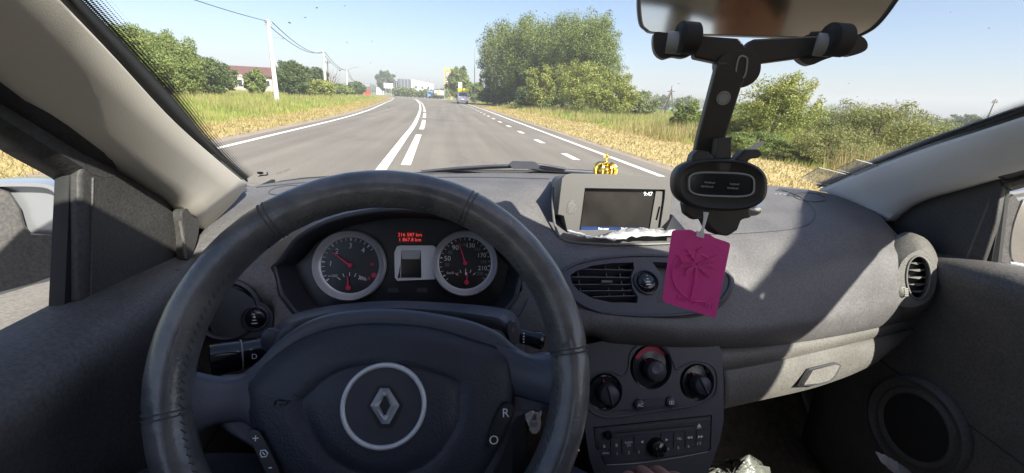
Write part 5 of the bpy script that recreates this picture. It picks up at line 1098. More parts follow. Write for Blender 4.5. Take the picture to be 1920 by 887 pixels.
# ---- grass (stuff)
def vnoise(x, y, s, seed=0):
    x = x/s+seed; y = y/s+seed*1.7
    return (np.sin(x*1.3+2.1*np.sin(y*.7+seed))+np.sin(y*1.7+1.9*np.sin(x*.9))+np.sin((x+y)*.8+seed))/3
def meshnp(name, verts, nper, m, parent=None, origin=None):
    n = len(verts)//nper; me = bpy.data.meshes.new(name); me.vertices.add(len(verts)); me.loops.add(len(verts)); me.polygons.add(n)
    if origin is not None: verts = verts-np.array(origin)
    me.vertices.foreach_set('co', verts.astype(np.float32).ravel()); me.loops.foreach_set('vertex_index', np.arange(len(verts), dtype=np.int32))
    me.polygons.foreach_set('loop_start', np.arange(n, dtype=np.int32)*nper); me.polygons.foreach_set('loop_total', np.full(n, nper, dtype=np.int32)); me.update(calc_edges=True)
    me.materials.append(M[m]); o = bpy.data.objects.new(name, me); COL.objects.link(o)
    if parent is not None: o.parent = parent; o.matrix_parent_inverse = Matrix.Translation(-parent.location) if parent.type == 'EMPTY' else Matrix()
    if origin is not None: o.location = origin
    return o
def blades(name, x, y, h, w, m, z0=None, lean=.35):
    n = len(x); a = rng.uniform(0, 2*pi, n); l = rng.uniform(0, lean, n)*h; la = rng.uniform(0, 2*pi, n); z0 = np.zeros(n) if z0 is None else z0
    dx, dy = np.cos(a)*w/2, np.sin(a)*w/2; v = np.empty((n, 3, 3))
    v[:, 0] = np.stack([x-dx, y-dy, z0], 1); v[:, 1] = np.stack([x+dx, y+dy, z0], 1); v[:, 2] = np.stack([x+l*np.cos(la), y+l*np.sin(la), z0+h], 1)
    return tag(meshnp(name, v.reshape(-1, 3), 3, m), kind='stuff')
def strew(n, xl, xr, ya, yb, power=1.0):        # denser near
    t = rng.random(n); y = ya*(yb/ya)**t if power == 1 else ya+(yb-ya)*t; u = rng.random(n)
    return xl(y)+(xr(y)-xl(y))*u, y, u
def road_l(y): return np.interp(y, [p.y for p in LEs if p.y < 235], [p.x for p in LEs if p.y < 235])
def road_r(y): return np.interp(y, [p.y for p in REs if p.y < 250], [p.x for p in REs if p.y < 250])
# right: tall meadow behind the dry verge
x, y, u = strew(90000, lambda y: road_r(y)+4.5, lambda y: road_r(y)+5+y*.42+6, 2.5, 130)
nz = vnoise(x, y, 2.2, 3); h = np.clip(.10+.46*np.clip((x-road_r(y)-4.3)/3.0, 0, 1)+.22*nz, .08, 1.1)*rng.uniform(.6, 1.1, len(x)); keep = nz > -.75
blades('meadow_grass', x[keep], y[keep], h[keep], np.clip(.010+y[keep]*.0011, .01, .09), 'blade_green')
x, y, u = strew(30000, lambda y: road_r(y)+4.0, lambda y: road_r(y)+6+y*.30, 2.5, 110)
nz = vnoise(x, y, 3.1, 8); keep = nz > .02; blades('dry_stalks', x[keep], y[keep], (.35+.45*rng.random(keep.sum())), np.clip(.008+y[keep]*.0008, .01, .06), 'blade_straw')
x, y, u = strew(34000, lambda y: road_r(y)+.75, lambda y: road_r(y)+5.4, 2, 120)
blades('verge_grass', x, y, rng.uniform(.02, .10, len(x)), np.clip(.012+y*.0012, .01, .08), 'blade_straw', lean=1.2)
# left side
x, y, u = strew(90000, lambda y: road_l(y)-3.0-y*.55-8, lambda y: road_l(y)-2.6, 3, 190)
dd = road_l(y)-2.6-x; nz = vnoise(x, y, 2.6, 5); h = np.clip(.14+.42*np.clip(dd/5, 0, 1)+.2*nz, .06, .9)*rng.uniform(.6, 1.1, len(x))
blades('meadow_grass', x, y, h, np.clip(.010+y*.0011, .01, .12), 'blade_green')
keep = (nz > .1) & (dd > 1); blades('dry_stalks', x[keep][::2], y[keep][::2], h[keep][::2]*1.25, np.clip(.008+y[keep][::2]*.0009, .01, .08), 'blade_straw')
x, y, u = strew(26000, lambda y: road_l(y)-3.6, lambda y: road_l(y)-.7, 3, 160)
blades('verge_grass', x, y, rng.uniform(.02, .12, len(x)), np.clip(.012+y*.0012, .01, .09), 'blade_straw', lean=1.2)
# white flowers by the first pole
fx, fy = [], []
for k in range(60): p = P(rng.uniform(545, 600), rng.uniform(183, 194), y=rng.uniform(38, 48)); fx.append(p.x); fy.append(p.y)
fx, fy = np.array(fx), np.array(fy); v = []
for a, b in zip(fx, fy):
    z = rng.uniform(.5, .75); s = .05; v += [(a-s, b, z), (a, b-s, z+.01), (a+s, b, z), (a, b+s, z+.01)]
tag(meshnp('white_flowers', np.array(v), 4, 'white'), kind='stuff')

# ---- trees
def leaves(centers, radii, n, size, flat=.8, seed=0, gap=.25, up=.25):
    w = np.array([r[0]*r[2] for r in radii])**1.0; w = w/w.sum(); idx = rng.choice(len(centers), n, p=w); c = np.array(centers)[idx]; r = np.array(radii)[idx]
    d = rng.normal(size=(n, 3)); d /= np.linalg.norm(d, axis=1)[:, None]; rad = rng.random(n)**.38; p = c+d*r*rad[:, None]*(1+.12*rng.normal(size=n))[:, None]
    s = np.mean(r, axis=1)
    keep = vnoise(p[:, 0]*1.0+p[:, 2]*.6, p[:, 1]+p[:, 2]*1.3, np.mean(s)*.55, seed) > -1+gap*1.4; p = p[keep]; d = d[keep]; n = len(p)
    nr = d+rng.normal(size=(n, 3))*.7+np.array([0, 0, up]); nr /= np.linalg.norm(nr, axis=1)[:, None]
    t = rng.normal(size=(n, 3)); t -= nr*np.sum(t*nr, 1)[:, None]; t /= np.linalg.norm(t, axis=1)[:, None]; b = np.cross(nr, t); sz = size*rng.uniform(.6, 1.3, n)[:, None]
    v = np.empty((n, 4, 3)); v[:, 0] = p-t*sz; v[:, 1] = p+b*sz*.45; v[:, 2] = p+t*sz; v[:, 3] = p-b*sz*.45
    return v.reshape(-1, 3)
def tree(name, label, group, u, Y, vtop, wpx, leaf='leaf_mid', crown_lo=.15, n=None, shape='round', umid=None, cat_='tree', lumps=22, gap=.25, bark='bark', leafpx=3.2, base=None, limb=True):
    um = u if umid is None else umid; vm = vtop*.5+.5*(186+(u-960)*.0507)
    c = P(um, vm, y=Y); h = P(um, vtop, y=Y).z; hw = 1.18*wpx/2*(P(um+1, vm, y=Y)-P(um, vm, y=Y)).length; x0 = P(u, 186+(u-960)*.05, y=Y).x
    root = thing(name, label, cat_, (x0, Y, 0), group); zc = h*(crown_lo+1)/2; hz = h*(1-crown_lo)/2; cs, rs = [], []
    for k in range(lumps):
        t = (k+.5)/lumps; zz = 1-2*t; a = k*2.399+rng.uniform(-.4, .4); rr2 = sqrt(max(0, 1-zz*zz))
        if shape == 'cone': rr2 = (1-t*0) * (.95*(t)**.8)
        if shape == 'column': rr2 = .6+.3*rng.random()
        q = rng.uniform(.55, .85); lump = rng.uniform(.24, .40)
        px_ = (c.x+hw*(1-lump)*rr2*cos(a)*q*1.35, Y+hw*.8*(1-lump)*rr2*sin(a)*q*1.35, zc+hz*(1-lump*.9)*zz*rng.uniform(.85, 1.0))
        cs.append(px_); rs.append((hw*lump*1.15, hw*lump, min(hz, hw)*lump*1.05))
    if shape != 'weep':
        c2, r2_ = [], []
        for p, r in zip(cs, rs):
            for q_ in range(3):
                d = rng.normal(size=3); d[2] = d[2]*.7+.35; d /= np.linalg.norm(d); k_ = rng.uniform(.28, .5)
                c2.append((p[0]+d[0]*r[0]*1.0, p[1]+d[1]*r[1]*1.0, p[2]+d[2]*r[2]*1.05)); r2_.append((r[0]*k_, r[1]*k_, r[2]*k_*rng.uniform(.8, 1.8)))
        cs += c2; rs += r2_
    top = max(p[2]+r[2] for p, r in zip(cs, rs)); s = (h-zc)/(top-zc)
    cs = [(p[0], p[1], zc+(p[2]-zc)*s if p[2] > zc else max(p[2], .15*h*0+r[2]*.8)) for p, r in zip(cs, rs)]
    sz = leafpx*Y/850/2*1.15; n = n or int(wpx*(186-vtop if vtop < 150 else 50)*1.5)+800; n = int(min(64000, max(1200, n*2.0*(3.2/leafpx)**1.2)))
    if shape == 'weep':
        ncs, nrs = [], []
        for k in range(46):
            p = cs[k % len(cs)]; a = rng.uniform(0, 2*pi); l = h*rng.uniform(.18, .42); xx, yy = c.x+(p[0]-c.x)*rng.uniform(.6, 1.15), Y+(p[1]-Y)*1.05
            ncs.append((xx, yy, max(l*.6, p[2]-l*.5))); nrs.append((hw*.07, hw*.07, l*.55))
        cs += ncs; rs += nrs
    v = leaves(cs, rs, n, sz, seed=u*.01, gap=gap); o = meshnp('crown', v, 4, leaf, root)
    if limb:
        tr = MB(); r0 = max(.05, h*.018); tz = h*.72; bend = rng.uniform(-.03, .03)*h
        tp = [V((x0, Y, -.1)), V((x0+(c.x-x0)*.15, Y, h*.12)), V((x0+(c.x-x0)*.5+bend, Y, h*.4)), V((c.x, Y, tz))]; tr.tube(cat(tp, 10), [r0*(1.25-.115*i) for i in range(10)], 8)
        for k in range(min(9, len(cs))):
            p = V(cs[(k*3) % len(cs)]); z = min(p.z*.75, h*rng.uniform(.18, .5)); st_ = V((x0+(c.x-x0)*min(1, z/h*1.6), Y, z)); md = st_.lerp(p, .5)+V((0, 0, .04*h)); tr.tube([st_, md, p], [r0*.5, r0*.32, r0*.1], 5)
        tr.build('trunk', bark, root, smooth=60)
    return root
G1 = 'large trees beside the right verge'
tree('birch_tree', 'tall birch with drooping branches at the left end of the big tree clump', G1, 925, 92, 27, 78, 'leaf_grey', .06, 9000, 'weep', 930, lumps=16, bark='birchbark', gap=.5)
tree('broadleaf_tree', 'large broad leafy tree in the middle of the big roadside clump', G1, 975, 80, 20, 130, 'leaf_mid', .0, 30000, umid=985, lumps=34, gap=.08, leafpx=2.6)
tree('broadleaf_tree', 'highest tree of the roadside clump, rising right of its middle', G1, 1055, 72, 11, 145, 'leaf_mid', .0, 32000, umid=1062, lumps=36, gap=.08, leafpx=2.6)
tree('broadleaf_tree', 'right end tree of the roadside clump with a ragged outer edge', G1, 1110, 64, 15, 105, 'leaf_mid', .0, 26000, umid=1115, lumps=28, gap=.2, leafpx=2.6)
tree('young_tree', 'lower yellow green young tree in front of the roadside clump', G1, 1085, 52, 112, 110, 'leaf_yellow', .0, 9000, umid=1090, lumps=18, gap=.45)
tree('young_tree', 'small light green tree at the foot of the roadside clump', G1, 1015, 60, 116, 56, 'leaf_yellow', .02, 5000, lumps=10, gap=.4)
G2 = 'bushes at the edge of the right meadow'
for lab, u, Y, vt, w, lf, gp_2 in [
 ('loose pale bush directly right of the big tree clump', 1150, 42, 132, 90, 'leaf_yellow', .5), ('small grey green bush left of the A shaped pole', 1200, 46, 168, 70, 'leaf_grey', .5),
 ('low shrub under the birch beside the parked van', 935, 84, 160, 70, 'leaf_dark', .2), ('low shrub below the middle of the big tree clump', 1010, 66, 160, 80, 'leaf_dark', .3),
 ('thin green bush just left of the phone holder arm', 1292, 22, 184, 55, 'leaf_mid', .4), ('wide bush seen right of the phone holder arm', 1400, 30, 190, 110, 'leaf_mid', .35),
 ('green bush in the meadow right of the wispy tree', 1525, 26, 214, 60, 'leaf_mid', .3),
 ('small low shrub by the verge below the wispy tree', 1430, 12, 246, 110, 'leaf_mid', .35), ('pale bush between the phone holder arm and the wispy tree', 1385, 17, 212, 90, 'leaf_yellow', .4), ('low shrub at the verge beside the windscreen corner', 1500, 11, 282, 90, 'leaf_olive', .4)]:
    tree('bush', lab, G2, u, Y, vt, w, lf, .0, None, cat_='bush', lumps=12, gap=gp_2, limb=Y < 60)
tree('wispy_tree', 'slender loose young tree standing in front of the right meadow', None, 1450, 15, 126, 150, 'leaf_yellow', .08, 16000, 'cone', 1474, lumps=30, gap=.6, leafpx=4.2)
for k, (lab, u, Y, vt, w, n) in enumerate([('big reddish green bush right of the wispy tree', 1655, 11.5, 186, 170, 16000), ('brownish bush at the left foot of the big reddish bush', 1575, 10.5, 236, 120, 9000), ('olive bush leaning towards the right windscreen pillar', 1750, 13, 222, 130, 9000), ('low dark bush in front of the big reddish bush', 1620, 9.6, 268, 130, 8000)]):
    tree('shrub', lab, 'dense shrubs by the right windscreen edge', u, Y, vt, w, 'leaf_olive', .0, n, cat_='bush', lumps=24, gap=.35, leafpx=3.6)
G3 = 'trees and bushes beyond the left verge'
for lab, u, Y, vt, w, lf, lo, gp_2, nm in [
 ('tall tree mass nearest the left windscreen pillar', 200, 34, 34, 210, 'leaf_mid', .0, .3, 'broadleaf_tree'), ('rounded tree left of the brown roofed house, behind the pillar trees', 285, 40, 52, 150, 'leaf_mid', .0, .25, 'broadleaf_tree'),
 ('yellowish tree filling the gap beside the left pillar', 330, 38, 92, 90, 'leaf_mid', .0, .35, 'broadleaf_tree'),
 ('dense dark bush immediately left of the brown roofed house', 383, 48, 100, 96, 'leaf_dark', .0, .25, 'bush'), ('narrow bush in front of the brown roof', 478, 60, 126, 38, 'leaf_mid', .0, .3, 'bush'),
 ('large bush right behind the nearest white pole', 545, 70, 112, 66, 'leaf_dark', .0, .25, 'bush'), ('round green tree between the first and second white pole', 592, 95, 124, 42, 'leaf_dark', .05, .2, 'broadleaf_tree'),
 ('low pale bush under the round tree left of the second pole', 590, 75, 146, 70, 'leaf_yellow', .0, .3, 'bush'), ('bush directly right of the second white pole', 630, 105, 156, 56, 'leaf_mid', .0, .3, 'bush'),
 ('small bush near the third white pole', 667, 140, 152, 34, 'leaf_dark', .0, .3, 'bush')]:
    tree(nm, lab, G3, u, Y, vt, w, lf, lo, None, cat_='tree' if 'tree' in nm else 'bush', lumps=20, gap=gp_2, limb=nm != 'bush')
for k in range(9):
    pass
# more bushes of the left meadow (unlabelled neighbours read alike)
tree('distant_tree', 'dark lone tree behind the white billboard at the bend', None, 716, 300, 131, 28, 'leaf_dark', .05, 5200, lumps=14, gap=.1, umid=722, leafpx=2.2)
tree('distant_tree', 'lower dark tree touching the right side of the lone tree at the bend', None, 736, 310, 139, 13, 'leaf_dark', .05, 900, lumps=6, gap=.2)
tree('roadside_tree', 'bushy green tree behind the parked van and the yellow sign pylon', None, 857, 140, 122, 44, 'leaf_mid', .0, 5000, lumps=14, gap=.3, umid=860)
tree('roadside_bush', 'low green growth right of the parked van', None, 893, 125, 152, 34, 'leaf_mid', .0, 2500, lumps=10, gap=.3, cat_='bush')
# clipped hedge before the grey and white building
def hedge(name, label, pts, hgt, wid, lf, n, kind=None, cat_='hedge'):
    cs, rs = [], []
    for k in range(len(pts)*6):
        t = k/(len(pts)*6-1)*(len(pts)-1); i = min(int(t), len(pts)-2); p = V(pts[i]).lerp(V(pts[i+1]), t-i); hh = hgt*rng.uniform(.75, 1.1); cs.append((p.x, p.y, hh*.5)); rs.append((wid*1.2, wid, hh*.5))
    o = meshnp(name, leaves(cs, rs, n, p.y/850*1.9, seed=1, gap=.1), 4, lf, origin=tuple(pts[0])); return tag(o, label, cat_) if not kind else tag(o, kind=kind)
hedge('hedge', 'long low green hedge in front of the grey and white building', [tuple(P(744, 175, y=215)*V((1, 1, 0)) if 0 else (P(744, 175, y=215).x, 215, 0)), (P(790, 178, y=205).x, 205, 0), (P(832, 180, y=195).x, 195, 0)], 4.2, 2.2, 'leaf_mid', 5000)
for nm, u0, u1, Y, hh, lf, n in (('far_treeline', 560, 730, 480, 9, 'leaf_dark', 3500), ('far_treeline', 790, 880, 520, 9, 'leaf_dark', 2500), ('far_treeline', 1160, 1420, 420, 11, 'leaf_grey', 7000), ('far_treeline', 1380, 1700, 260, 8, 'leaf_grey', 9000), ('far_treeline', 1640, 1960, 330, 5, 'leaf_dark', 5000), ('far_treeline', 100, 560, 300, 9, 'leaf_mid', 6000)):
    hedge(nm, '', [(P(u0+(u1-u0)*k/9, 200, y=Y).x, Y+rng.uniform(-12, 12), 0) for k in range(10)], hh, 8, lf, n, kind='stuff')
for lab, u, Y, vt, w in [('round tree in the distance left of the leaning pole', 1815, 90, 213, 46), ('small distant tree left of the round tree by the leaning pole', 1772, 120, 222, 44), ('distant tree near the far field edge left of the phone holder', 1240, 150, 176, 40), ('distant tree right of the A shaped pole', 1285, 130, 178, 44), ('dark distant trees right of the wispy tree', 1548, 90, 206, 46)]:
    tree('distant_tree', lab, 'distant trees beyond the right meadow', u, Y, vt, w, 'leaf_grey' if Y > 100 else 'leaf_dark', .0, 1600, lumps=9, gap=.25)
# ---- poles and wires
M['concrete'] = mat('whitewashed_concrete', (.50, .48, .45), .85, var=.08, vscale=3)
M['wood'] = mat('grey_wood', (.13, .11, .09), .9, var=.2)
M['metalg'] = mat('grey_metal', (.35, .36, .37), .5, metal=.5)
tops = []
def pole(label, u, Y, vt, ub, r, group='white concrete poles along the left side'):
    b = P(ub, 185, y=Y); b = V((b.x, Y, 0)); tp = P(u, vt, y=Y); root = thing('utility_pole', label, 'utility pole', tuple(b), group)
    MB().tube([b, b.lerp(tp, .5), tp], [r*1.25, r*1.05, r*.8], 10).build('shaft', 'concrete', root)
    mb = MB(); mb.box(tp-V((0, 0, .35)), (.30, 0, 0), (0, .04, 0), (0, 0, .04))
    for d in (-.28, 0, .28): mb.tube([tp+V((d, 0, -.30)), tp+V((d, 0, -.12))], .035, 8)
    mb.build('insulator_bracket', 'metalg', root); tops.append(tp+V((0, 0, -.12))); return root
p1 = pole('nearest and tallest white pole, by the left road edge', 502, 42, 37, 519, .17)
mb = MB(); q = P(510, 70, y=42); mb.box(q+V((.45, 0, 0)), (.35, 0, 0), (0, .03, 0), (0, 0, .02)); mb.box(q+V((.75, 0, -.03)), (.1, 0, 0), (0, .1, 0), (0, 0, .05)); mb.build('side_bracket', 'metalg', p1)
pole('second white pole, beside the lattice of bare branches', 606, 92, 96, 612, .22)
pole('third white pole with a lamp arm, further down the left side', 650, 150, 150-20, 652, .22)
pole('smallest white pole before the bend', 665, 205, 150, 666, .2)
mb = MB(); tp = P(651, 133, y=150); mb.tube(cat([tp, tp+V((1.2, 0, .8)), tp+V((3.0, 0, 1.3))], 8), .09, 6); mb.box(tp+V((3.3, 0, 1.3)), (.6, 0, 0), (0, .2, 0), (0, 0, .1))
lm = mb.build('street_lamp_arm', 'metalg', bpy.data.objects['utility_pole.002'])
start = V((-13.2, -6, tops[0].z+.3))
wire_pts = [start]+tops
for k in range(len(wire_pts)-1):
    for d in ((-.28, .28) if k else (.0,)):
        a, b = wire_pts[k]+V((d, 0, 0)), wire_pts[k+1]+V((d, 0, 0)); sag = 1.0 if k else .9; pts = [a.lerp(b, t/16)-V((0, 0, sag*4*(t/16)*(1-t/16))) for t in range(17)]
        o = MB().tube(pts, .012+.00022*b.y, 5).build('power_line', 'seal', None, origin=pts[0])
        o['side'] = 0
        tag(o, (('left ' if d < 0 else 'right ') if k else '')+['cable from behind the car to the nearest white pole', 'cable between the nearest and the second white pole', 'cable between the second and the third white pole', 'cable between the third and the smallest white pole'][k], 'cable', 'power lines' if k else None)
# slender poles
def thin_pole(label, u, Y, vt, ub, r, m='wood', cross=True):
    b = P(ub, 190+(ub-960)*.05, y=Y); b = V((b.x, Y, 0)); tp = P(u, vt, y=Y); root = thing('wooden_pole', label, 'pole', tuple(b)); MB().tube([b, tp], [r, r*.7], 8).build('shaft', m, root)
    if cross: mb = MB(); mb.box(tp-V((0, 0, .5)), (.5, 0, 0), (0, .05, 0), (0, 0, .05)); mb.box(tp-V((.35, 0, .3)), (.04, 0, 0), (0, .04, 0), (0, 0, .15)); mb.box(tp-V((-.35, 0, .3)), (.04, 0, 0), (0, .04, 0), (0, 0, .15)); mb.build('crossarm', m, root)
    return root
thin_pole('thin leaning pole with a small crossarm near the right pillar', 1867, 60, 186, 1845, .11)
thin_pole('tiny distant pole above the bushes left of the leaning pole', 1759, 120, 215, 1755, .10, cross=False)
thin_pole('slim grey pole rising left of the birch', 890, 100, 90, 890, .09, 'metalg', cross=False)
thin_pole('tall thin mast left of the grey building', 743, 250, 135, 744, .2, 'metalg')
thin_pole('lamp post in front of the white building wall', 805, 190, 145, 805, .13, 'metalg', cross=False)
thin_pole('pale wooden pole behind the second white pole', 614, 100, 113, 616, .14)
# A frame pole on the right
Y = 62; tp = P(1259, 168, y=Y); g_ = thing('braced_pole', 'old A shaped wooden pole standing in the right field', 'pole', (tp.x, Y, 0))
mb = MB(); mb.tube([tp+V((-2.9*.45, 0, -tp.z)), tp+V((.05, 0, 0))], .10, 6); mb.tube([tp+V((1.1*.8, 0, -tp.z)), tp], .10, 6); mb.tube([tp+V((-.1, 1, -tp.z)), tp], .10, 6); mb.build('leg', 'wood', g_)
mb = MB(); mb.box(tp+V((0, 0, -.25)), (.5, 0, .0), (0, .06, 0), (0, 0, .06)); mb.tube([tp+V((.0, 0, 0)), tp+V((.0, 0, .5))], .05, 6); mb.build('crossarm', 'wood', g_)
# bare branches behind second pole
bt_ = thing('bare_tree', 'leafless tangle of branches beside the second white pole', 'tree', (P(620, 180, y=98).x, 98, 0)); mb = MB()
for k in range(16):
    a = P(618+rng.uniform(-4, 10), 168, y=98); b = P(614+rng.uniform(-8, 26), rng.uniform(125, 150), y=98+rng.uniform(-1, 1)); mb.tube([V((a.x, 98, .1)), a.lerp(b, .4)+V((rng.uniform(-.6, .6), 0, 0)), b], [.10, .06, .02], 5)
mb.build('branches', 'wood', bt_)
# ---- house with brown roof
M['roofb'] = mat('brown_roof', (.115, .052, .045), .7, var=.15, vscale=2); M['plaster'] = mat('cream_plaster', (.36, .32, .27), .9, var=.06, vscale=1.5); M['pane'] = mat('window_pane', (.03, .035, .04), .12)
M['bluep'] = mat('blue_sheet', (.12, .22, .42), .5); M['dkgrey'] = mat('dark_cladding', (.085, .09, .11), .6, var=.05, vscale=.4); M['whitew'] = mat('white_cladding', (.70, .70, .70), .6, var=.03, vscale=.3)
M['yellow'] = mat('yellow_paint', (.70, .60, .03), .45); M['orangey'] = mat('amber_paint', (.48, .33, .08), .5); M['redp'] = mat('red_paint', (.45, .05, .04), .5); M['vanp'] = mat('van_paint', (.15, .18, .22), .35, metal=.3); M['tank'] = mat('tank_metal', (.55, .56, .55), .4)
Y = 105; a, b = P(420, 150, y=Y), P(528, 155, y=Y); ridge = P(455, 125, y=Y).z; eave = P(455, 140, y=Y).z
hs = thing('house', 'long low house with a dark brown roof behind the left bushes', 'house', ((a.x+b.x)/2, Y, 0))
MB().box(((a.x+b.x)/2, Y+3, eave/2), ((b.x-a.x)/2-.4, 0, 0), (0, 3, 0), (0, 0, eave/2)).build('wall', 'plaster', hs)
mb = MB(); x0, x1 = a.x-.4, b.x+.4
mb.prism([V((x0, Y-.5, eave-.15)), V((x0, Y+3, ridge)), V((x0, Y+6.5, eave-.15)), V((x0, Y+6.5, eave+.05)), V((x0, Y+3, ridge+.22)), V((x0, Y-.5, eave+.05))], V((x1-x0, 0, 0))); rf = mb.build('roof', 'roofb', hs)
g0 = P(440, 150, y=Y-1.6); gz = P(440, 136, y=Y-1.6).z; ge = P(440, 143, y=Y-1.6).z; gw = 1.9
mb = MB(); mb.prism([V((g0.x-gw, Y-1.6, 0)), V((g0.x+gw, Y-1.6, 0)), V((g0.x+gw, Y-1.6, ge)), V((g0.x, Y-1.6, gz)), V((g0.x-gw, Y-1.6, ge))], V((0, 1.5, 0))); mb.build('gable', 'plaster', hs)
for uu in (455, 500, 520):
    p = P(uu, 148, y=Y-.02); q_ = Plane((p.x, Y-.02, eave*.55), (0, -1, 0)); f = MB().pbox(q_, -.65, .65, -.7, .7, 0, .04).build('window', 'whitew', hs); MB().pbox(q_, -.52, .52, -.57, .57, .04, .05).build('pane', 'pane', f)
p = P(450, 150, y=Y-1.62); q_ = Plane((p.x, Y-1.62, eave*.5), (0, -1, 0)); f = MB().pbox(q_, -.5, .5, -.8, .8, 0, .04).build('window', 'whitew', hs); MB().pbox(q_, -.38, .38, -.68, .68, .04, .05).build('pane', 'pane', f)
# ---- grey and white commercial building
Y = 250; xa, xb, xc = P(746, 170, y=Y).x, P(771, 170, y=Y).x, P(812, 170, y=Y).x; z1, z2, z3 = P(760, 148.5, y=Y).z, P(790, 150, y=Y).z, P(745, 152, y=Y).z
bd = thing('commercial_building', 'flat roofed building, dark grey left half and white right half, beyond the hedge', 'building', ((xa+xc)/2, Y, 0))
mb = MB(); mb.box(((xa+xb)/2, Y+8, z1/2), ((xb-xa)/2, 0, 0), (0, 8, 0), (0, 0, z1/2)); mb.box((xa-.8, Y+8, z3/2), (1.2, 0, 0), (0, 7, 0), (0, 0, z3/2)); mb.build('dark_wing', 'dkgrey', bd)
mb = MB(); mb.prism([V((xb, Y+.5, 0)), V((xc, Y+.5, 0)), V((xc, Y+.5, z2*.80)), V((xb, Y+.5, z2*1.01))], V((0, 14, 0))); mb.build('white_wing', 'whitew', bd)
for k in range(3): mb = MB(); x = xa+(xb-xa)*(k+1)/4; mb.box((x, Y-.06, z1/2), (.12, 0, 0), (0, .05, 0), (0, 0, z1/2-.1)); mb.build('wall_rib', 'metalg', bd)
for k in range(3): x = xb+(xc-xb)*(k+.8)/3.6; q_ = Plane((x, Y+.48, z2*.58), (0, -1, 0)); f = MB().pbox(q_, -.55, .55, -.6, .6, 0, .05).build('window', 'metalg', bd); MB().pbox(q_, -.42, .42, -.46, .46, .05, .06).build('pane', 'pane', f)
mb = MB(); mb.prism([V((xb+2, Y-6, 0)), V((xc+1, Y-6, 0)), V((xc+1, Y-6, z2*.22)), V(((xb+xc)/2+2, Y-6, z2*.34)), V((xb+2, Y-6, z2*.2))], V((0, 5, 0))); mb.build('blue_annex', 'bluep', bd)
# white sheds in distance, billboard
def shed(label, u0, u1, Y, vt, m, rf_='metalg', cat_='building'):
    a, b = P(u0, 172, y=Y), P(u1, 172, y=Y); z = P((u0+u1)/2, vt, y=Y).z; r = thing('shed', label, cat_, ((a.x+b.x)/2, Y, 0))
    MB().box(((a.x+b.x)/2, Y+3, z*.4), ((b.x-a.x)/2, 0, 0), (0, 3, 0), (0, 0, z*.4)).build('wall', m, r); MB().prism([V((a.x-.3, Y-.3, z*.8)), V((a.x-.3, Y+3, z)), V((a.x-.3, Y+6.3, z*.8))], V((b.x-a.x+.6, 0, 0))).build('roof', rf_, r)
    q_ = Plane(((a.x+b.x)/2, Y-.01, z*.4), (0, -1, 0)); f = MB().pbox(q_, -.6, .6, -.5, .5, 0, .05).build('window', 'metalg', r); return r
shed('small pale shed with a roof between the bushes right of the second pole', 636, 650, 170, 160, 'plaster'); shed('low pale building left of the lone tree at the bend', 706, 718, 330, 160, 'whitew')
Y = 235; a, b = P(720, 165, y=Y), P(737, 166, y=Y); zt, zb = P(728, 156, y=Y).z, P(728, 165.5, y=Y).z
bb_ = thing('billboard', 'blank white billboard on legs at the bend below the lone tree', 'billboard', ((a.x+b.x)/2, Y, 0)); MB().box(((a.x+b.x)/2, Y, (zt+zb)/2), ((b.x-a.x)/2, 0, 0), (0, .12, 0), (0, 0, (zt-zb)/2)).build('board', 'whitew', bb_)
for t in (.2, .8): MB().tube([V((a.x+(b.x-a.x)*t, Y+.1, 0)), V((a.x+(b.x-a.x)*t, Y+.1, zb+.3))], .14, 8).build('leg', 'metalg', bb_)
# red kiosk
Y = 170; a, b = P(681, 165, y=Y), P(692, 165, y=Y); z = P(686, 160, y=Y).z; zb = 0
ks = thing('roadside_stall', 'small red roadside stall with a pale roof by the left bend', 'stall', ((a.x+b.x)/2, Y, 0)); MB().box(((a.x+b.x)/2, Y+1, z*.28), ((b.x-a.x)/2, 0, 0), (0, .9, 0), (0, 0, z*.28)).build('counter', 'redp', ks)
MB().prism([V((a.x-.2, Y-.3, z*.9)), V((b.x+.2, Y-.3, z*.9)), V((b.x+.2, Y+1, z*1.1)), V((a.x-.2, Y+1, z*1.1))], V((0, 0, .1))).build('roof', 'metalg', ks)
for t in (0, .5, 1): MB().tube([V((a.x+(b.x-a.x)*t, Y+.1, 0)), V((a.x+(b.x-a.x)*t, Y+.1, z*.95))], .08, 6).build('post', 'redp', ks)
# yellow sign pylon and fuel station pieces
Y = 175; c = P(839, 150, y=Y); zt, zb = P(839, 128, y=Y).z, P(839, 160, y=Y).z; w_ = 1.15
py = thing('sign_pylon', 'tall amber and black filling station price pylon behind the roadside tree', 'sign', (c.x, Y, 0)); MB().box((c.x, Y, (zt+zb)/2), (w_, 0, 0), (0, .25, 0), (0, 0, (zt-zb)/2)).build('board', 'orangey', py, bevel=.05)
q_ = Plane((c.x, Y-.25, 0), (0, -1, 0)); MB().pbox(q_, -.75, .75, zb+(zt-zb)*.14, zb+(zt-zb)*.82, 0, .04).build('price_panel', 'dkgrey', py)
mb = MB()
for k in range(6): zz = zb+(zt-zb)*(.20+.105*k); mb.pbox(q_, -.55, .55, zz, zz+(zt-zb)*.05, .045, .06)
mb.build('price_row', 'whitew', py); MB().tube(cat([V((c.x-.3, Y, zb+.1)), V((c.x+.5, Y, zb*.6)), V((c.x+1.3, Y, zb*.25)), V((c.x+1.4, Y, 0))], 12), .35, 8).build('curved_leg', 'orangey', py); MB().tube([V((c.x-w_+.15, Y, 0)), V((c.x-w_+.15, Y, zt))], .12, 8).build('post', 'metalg', py)
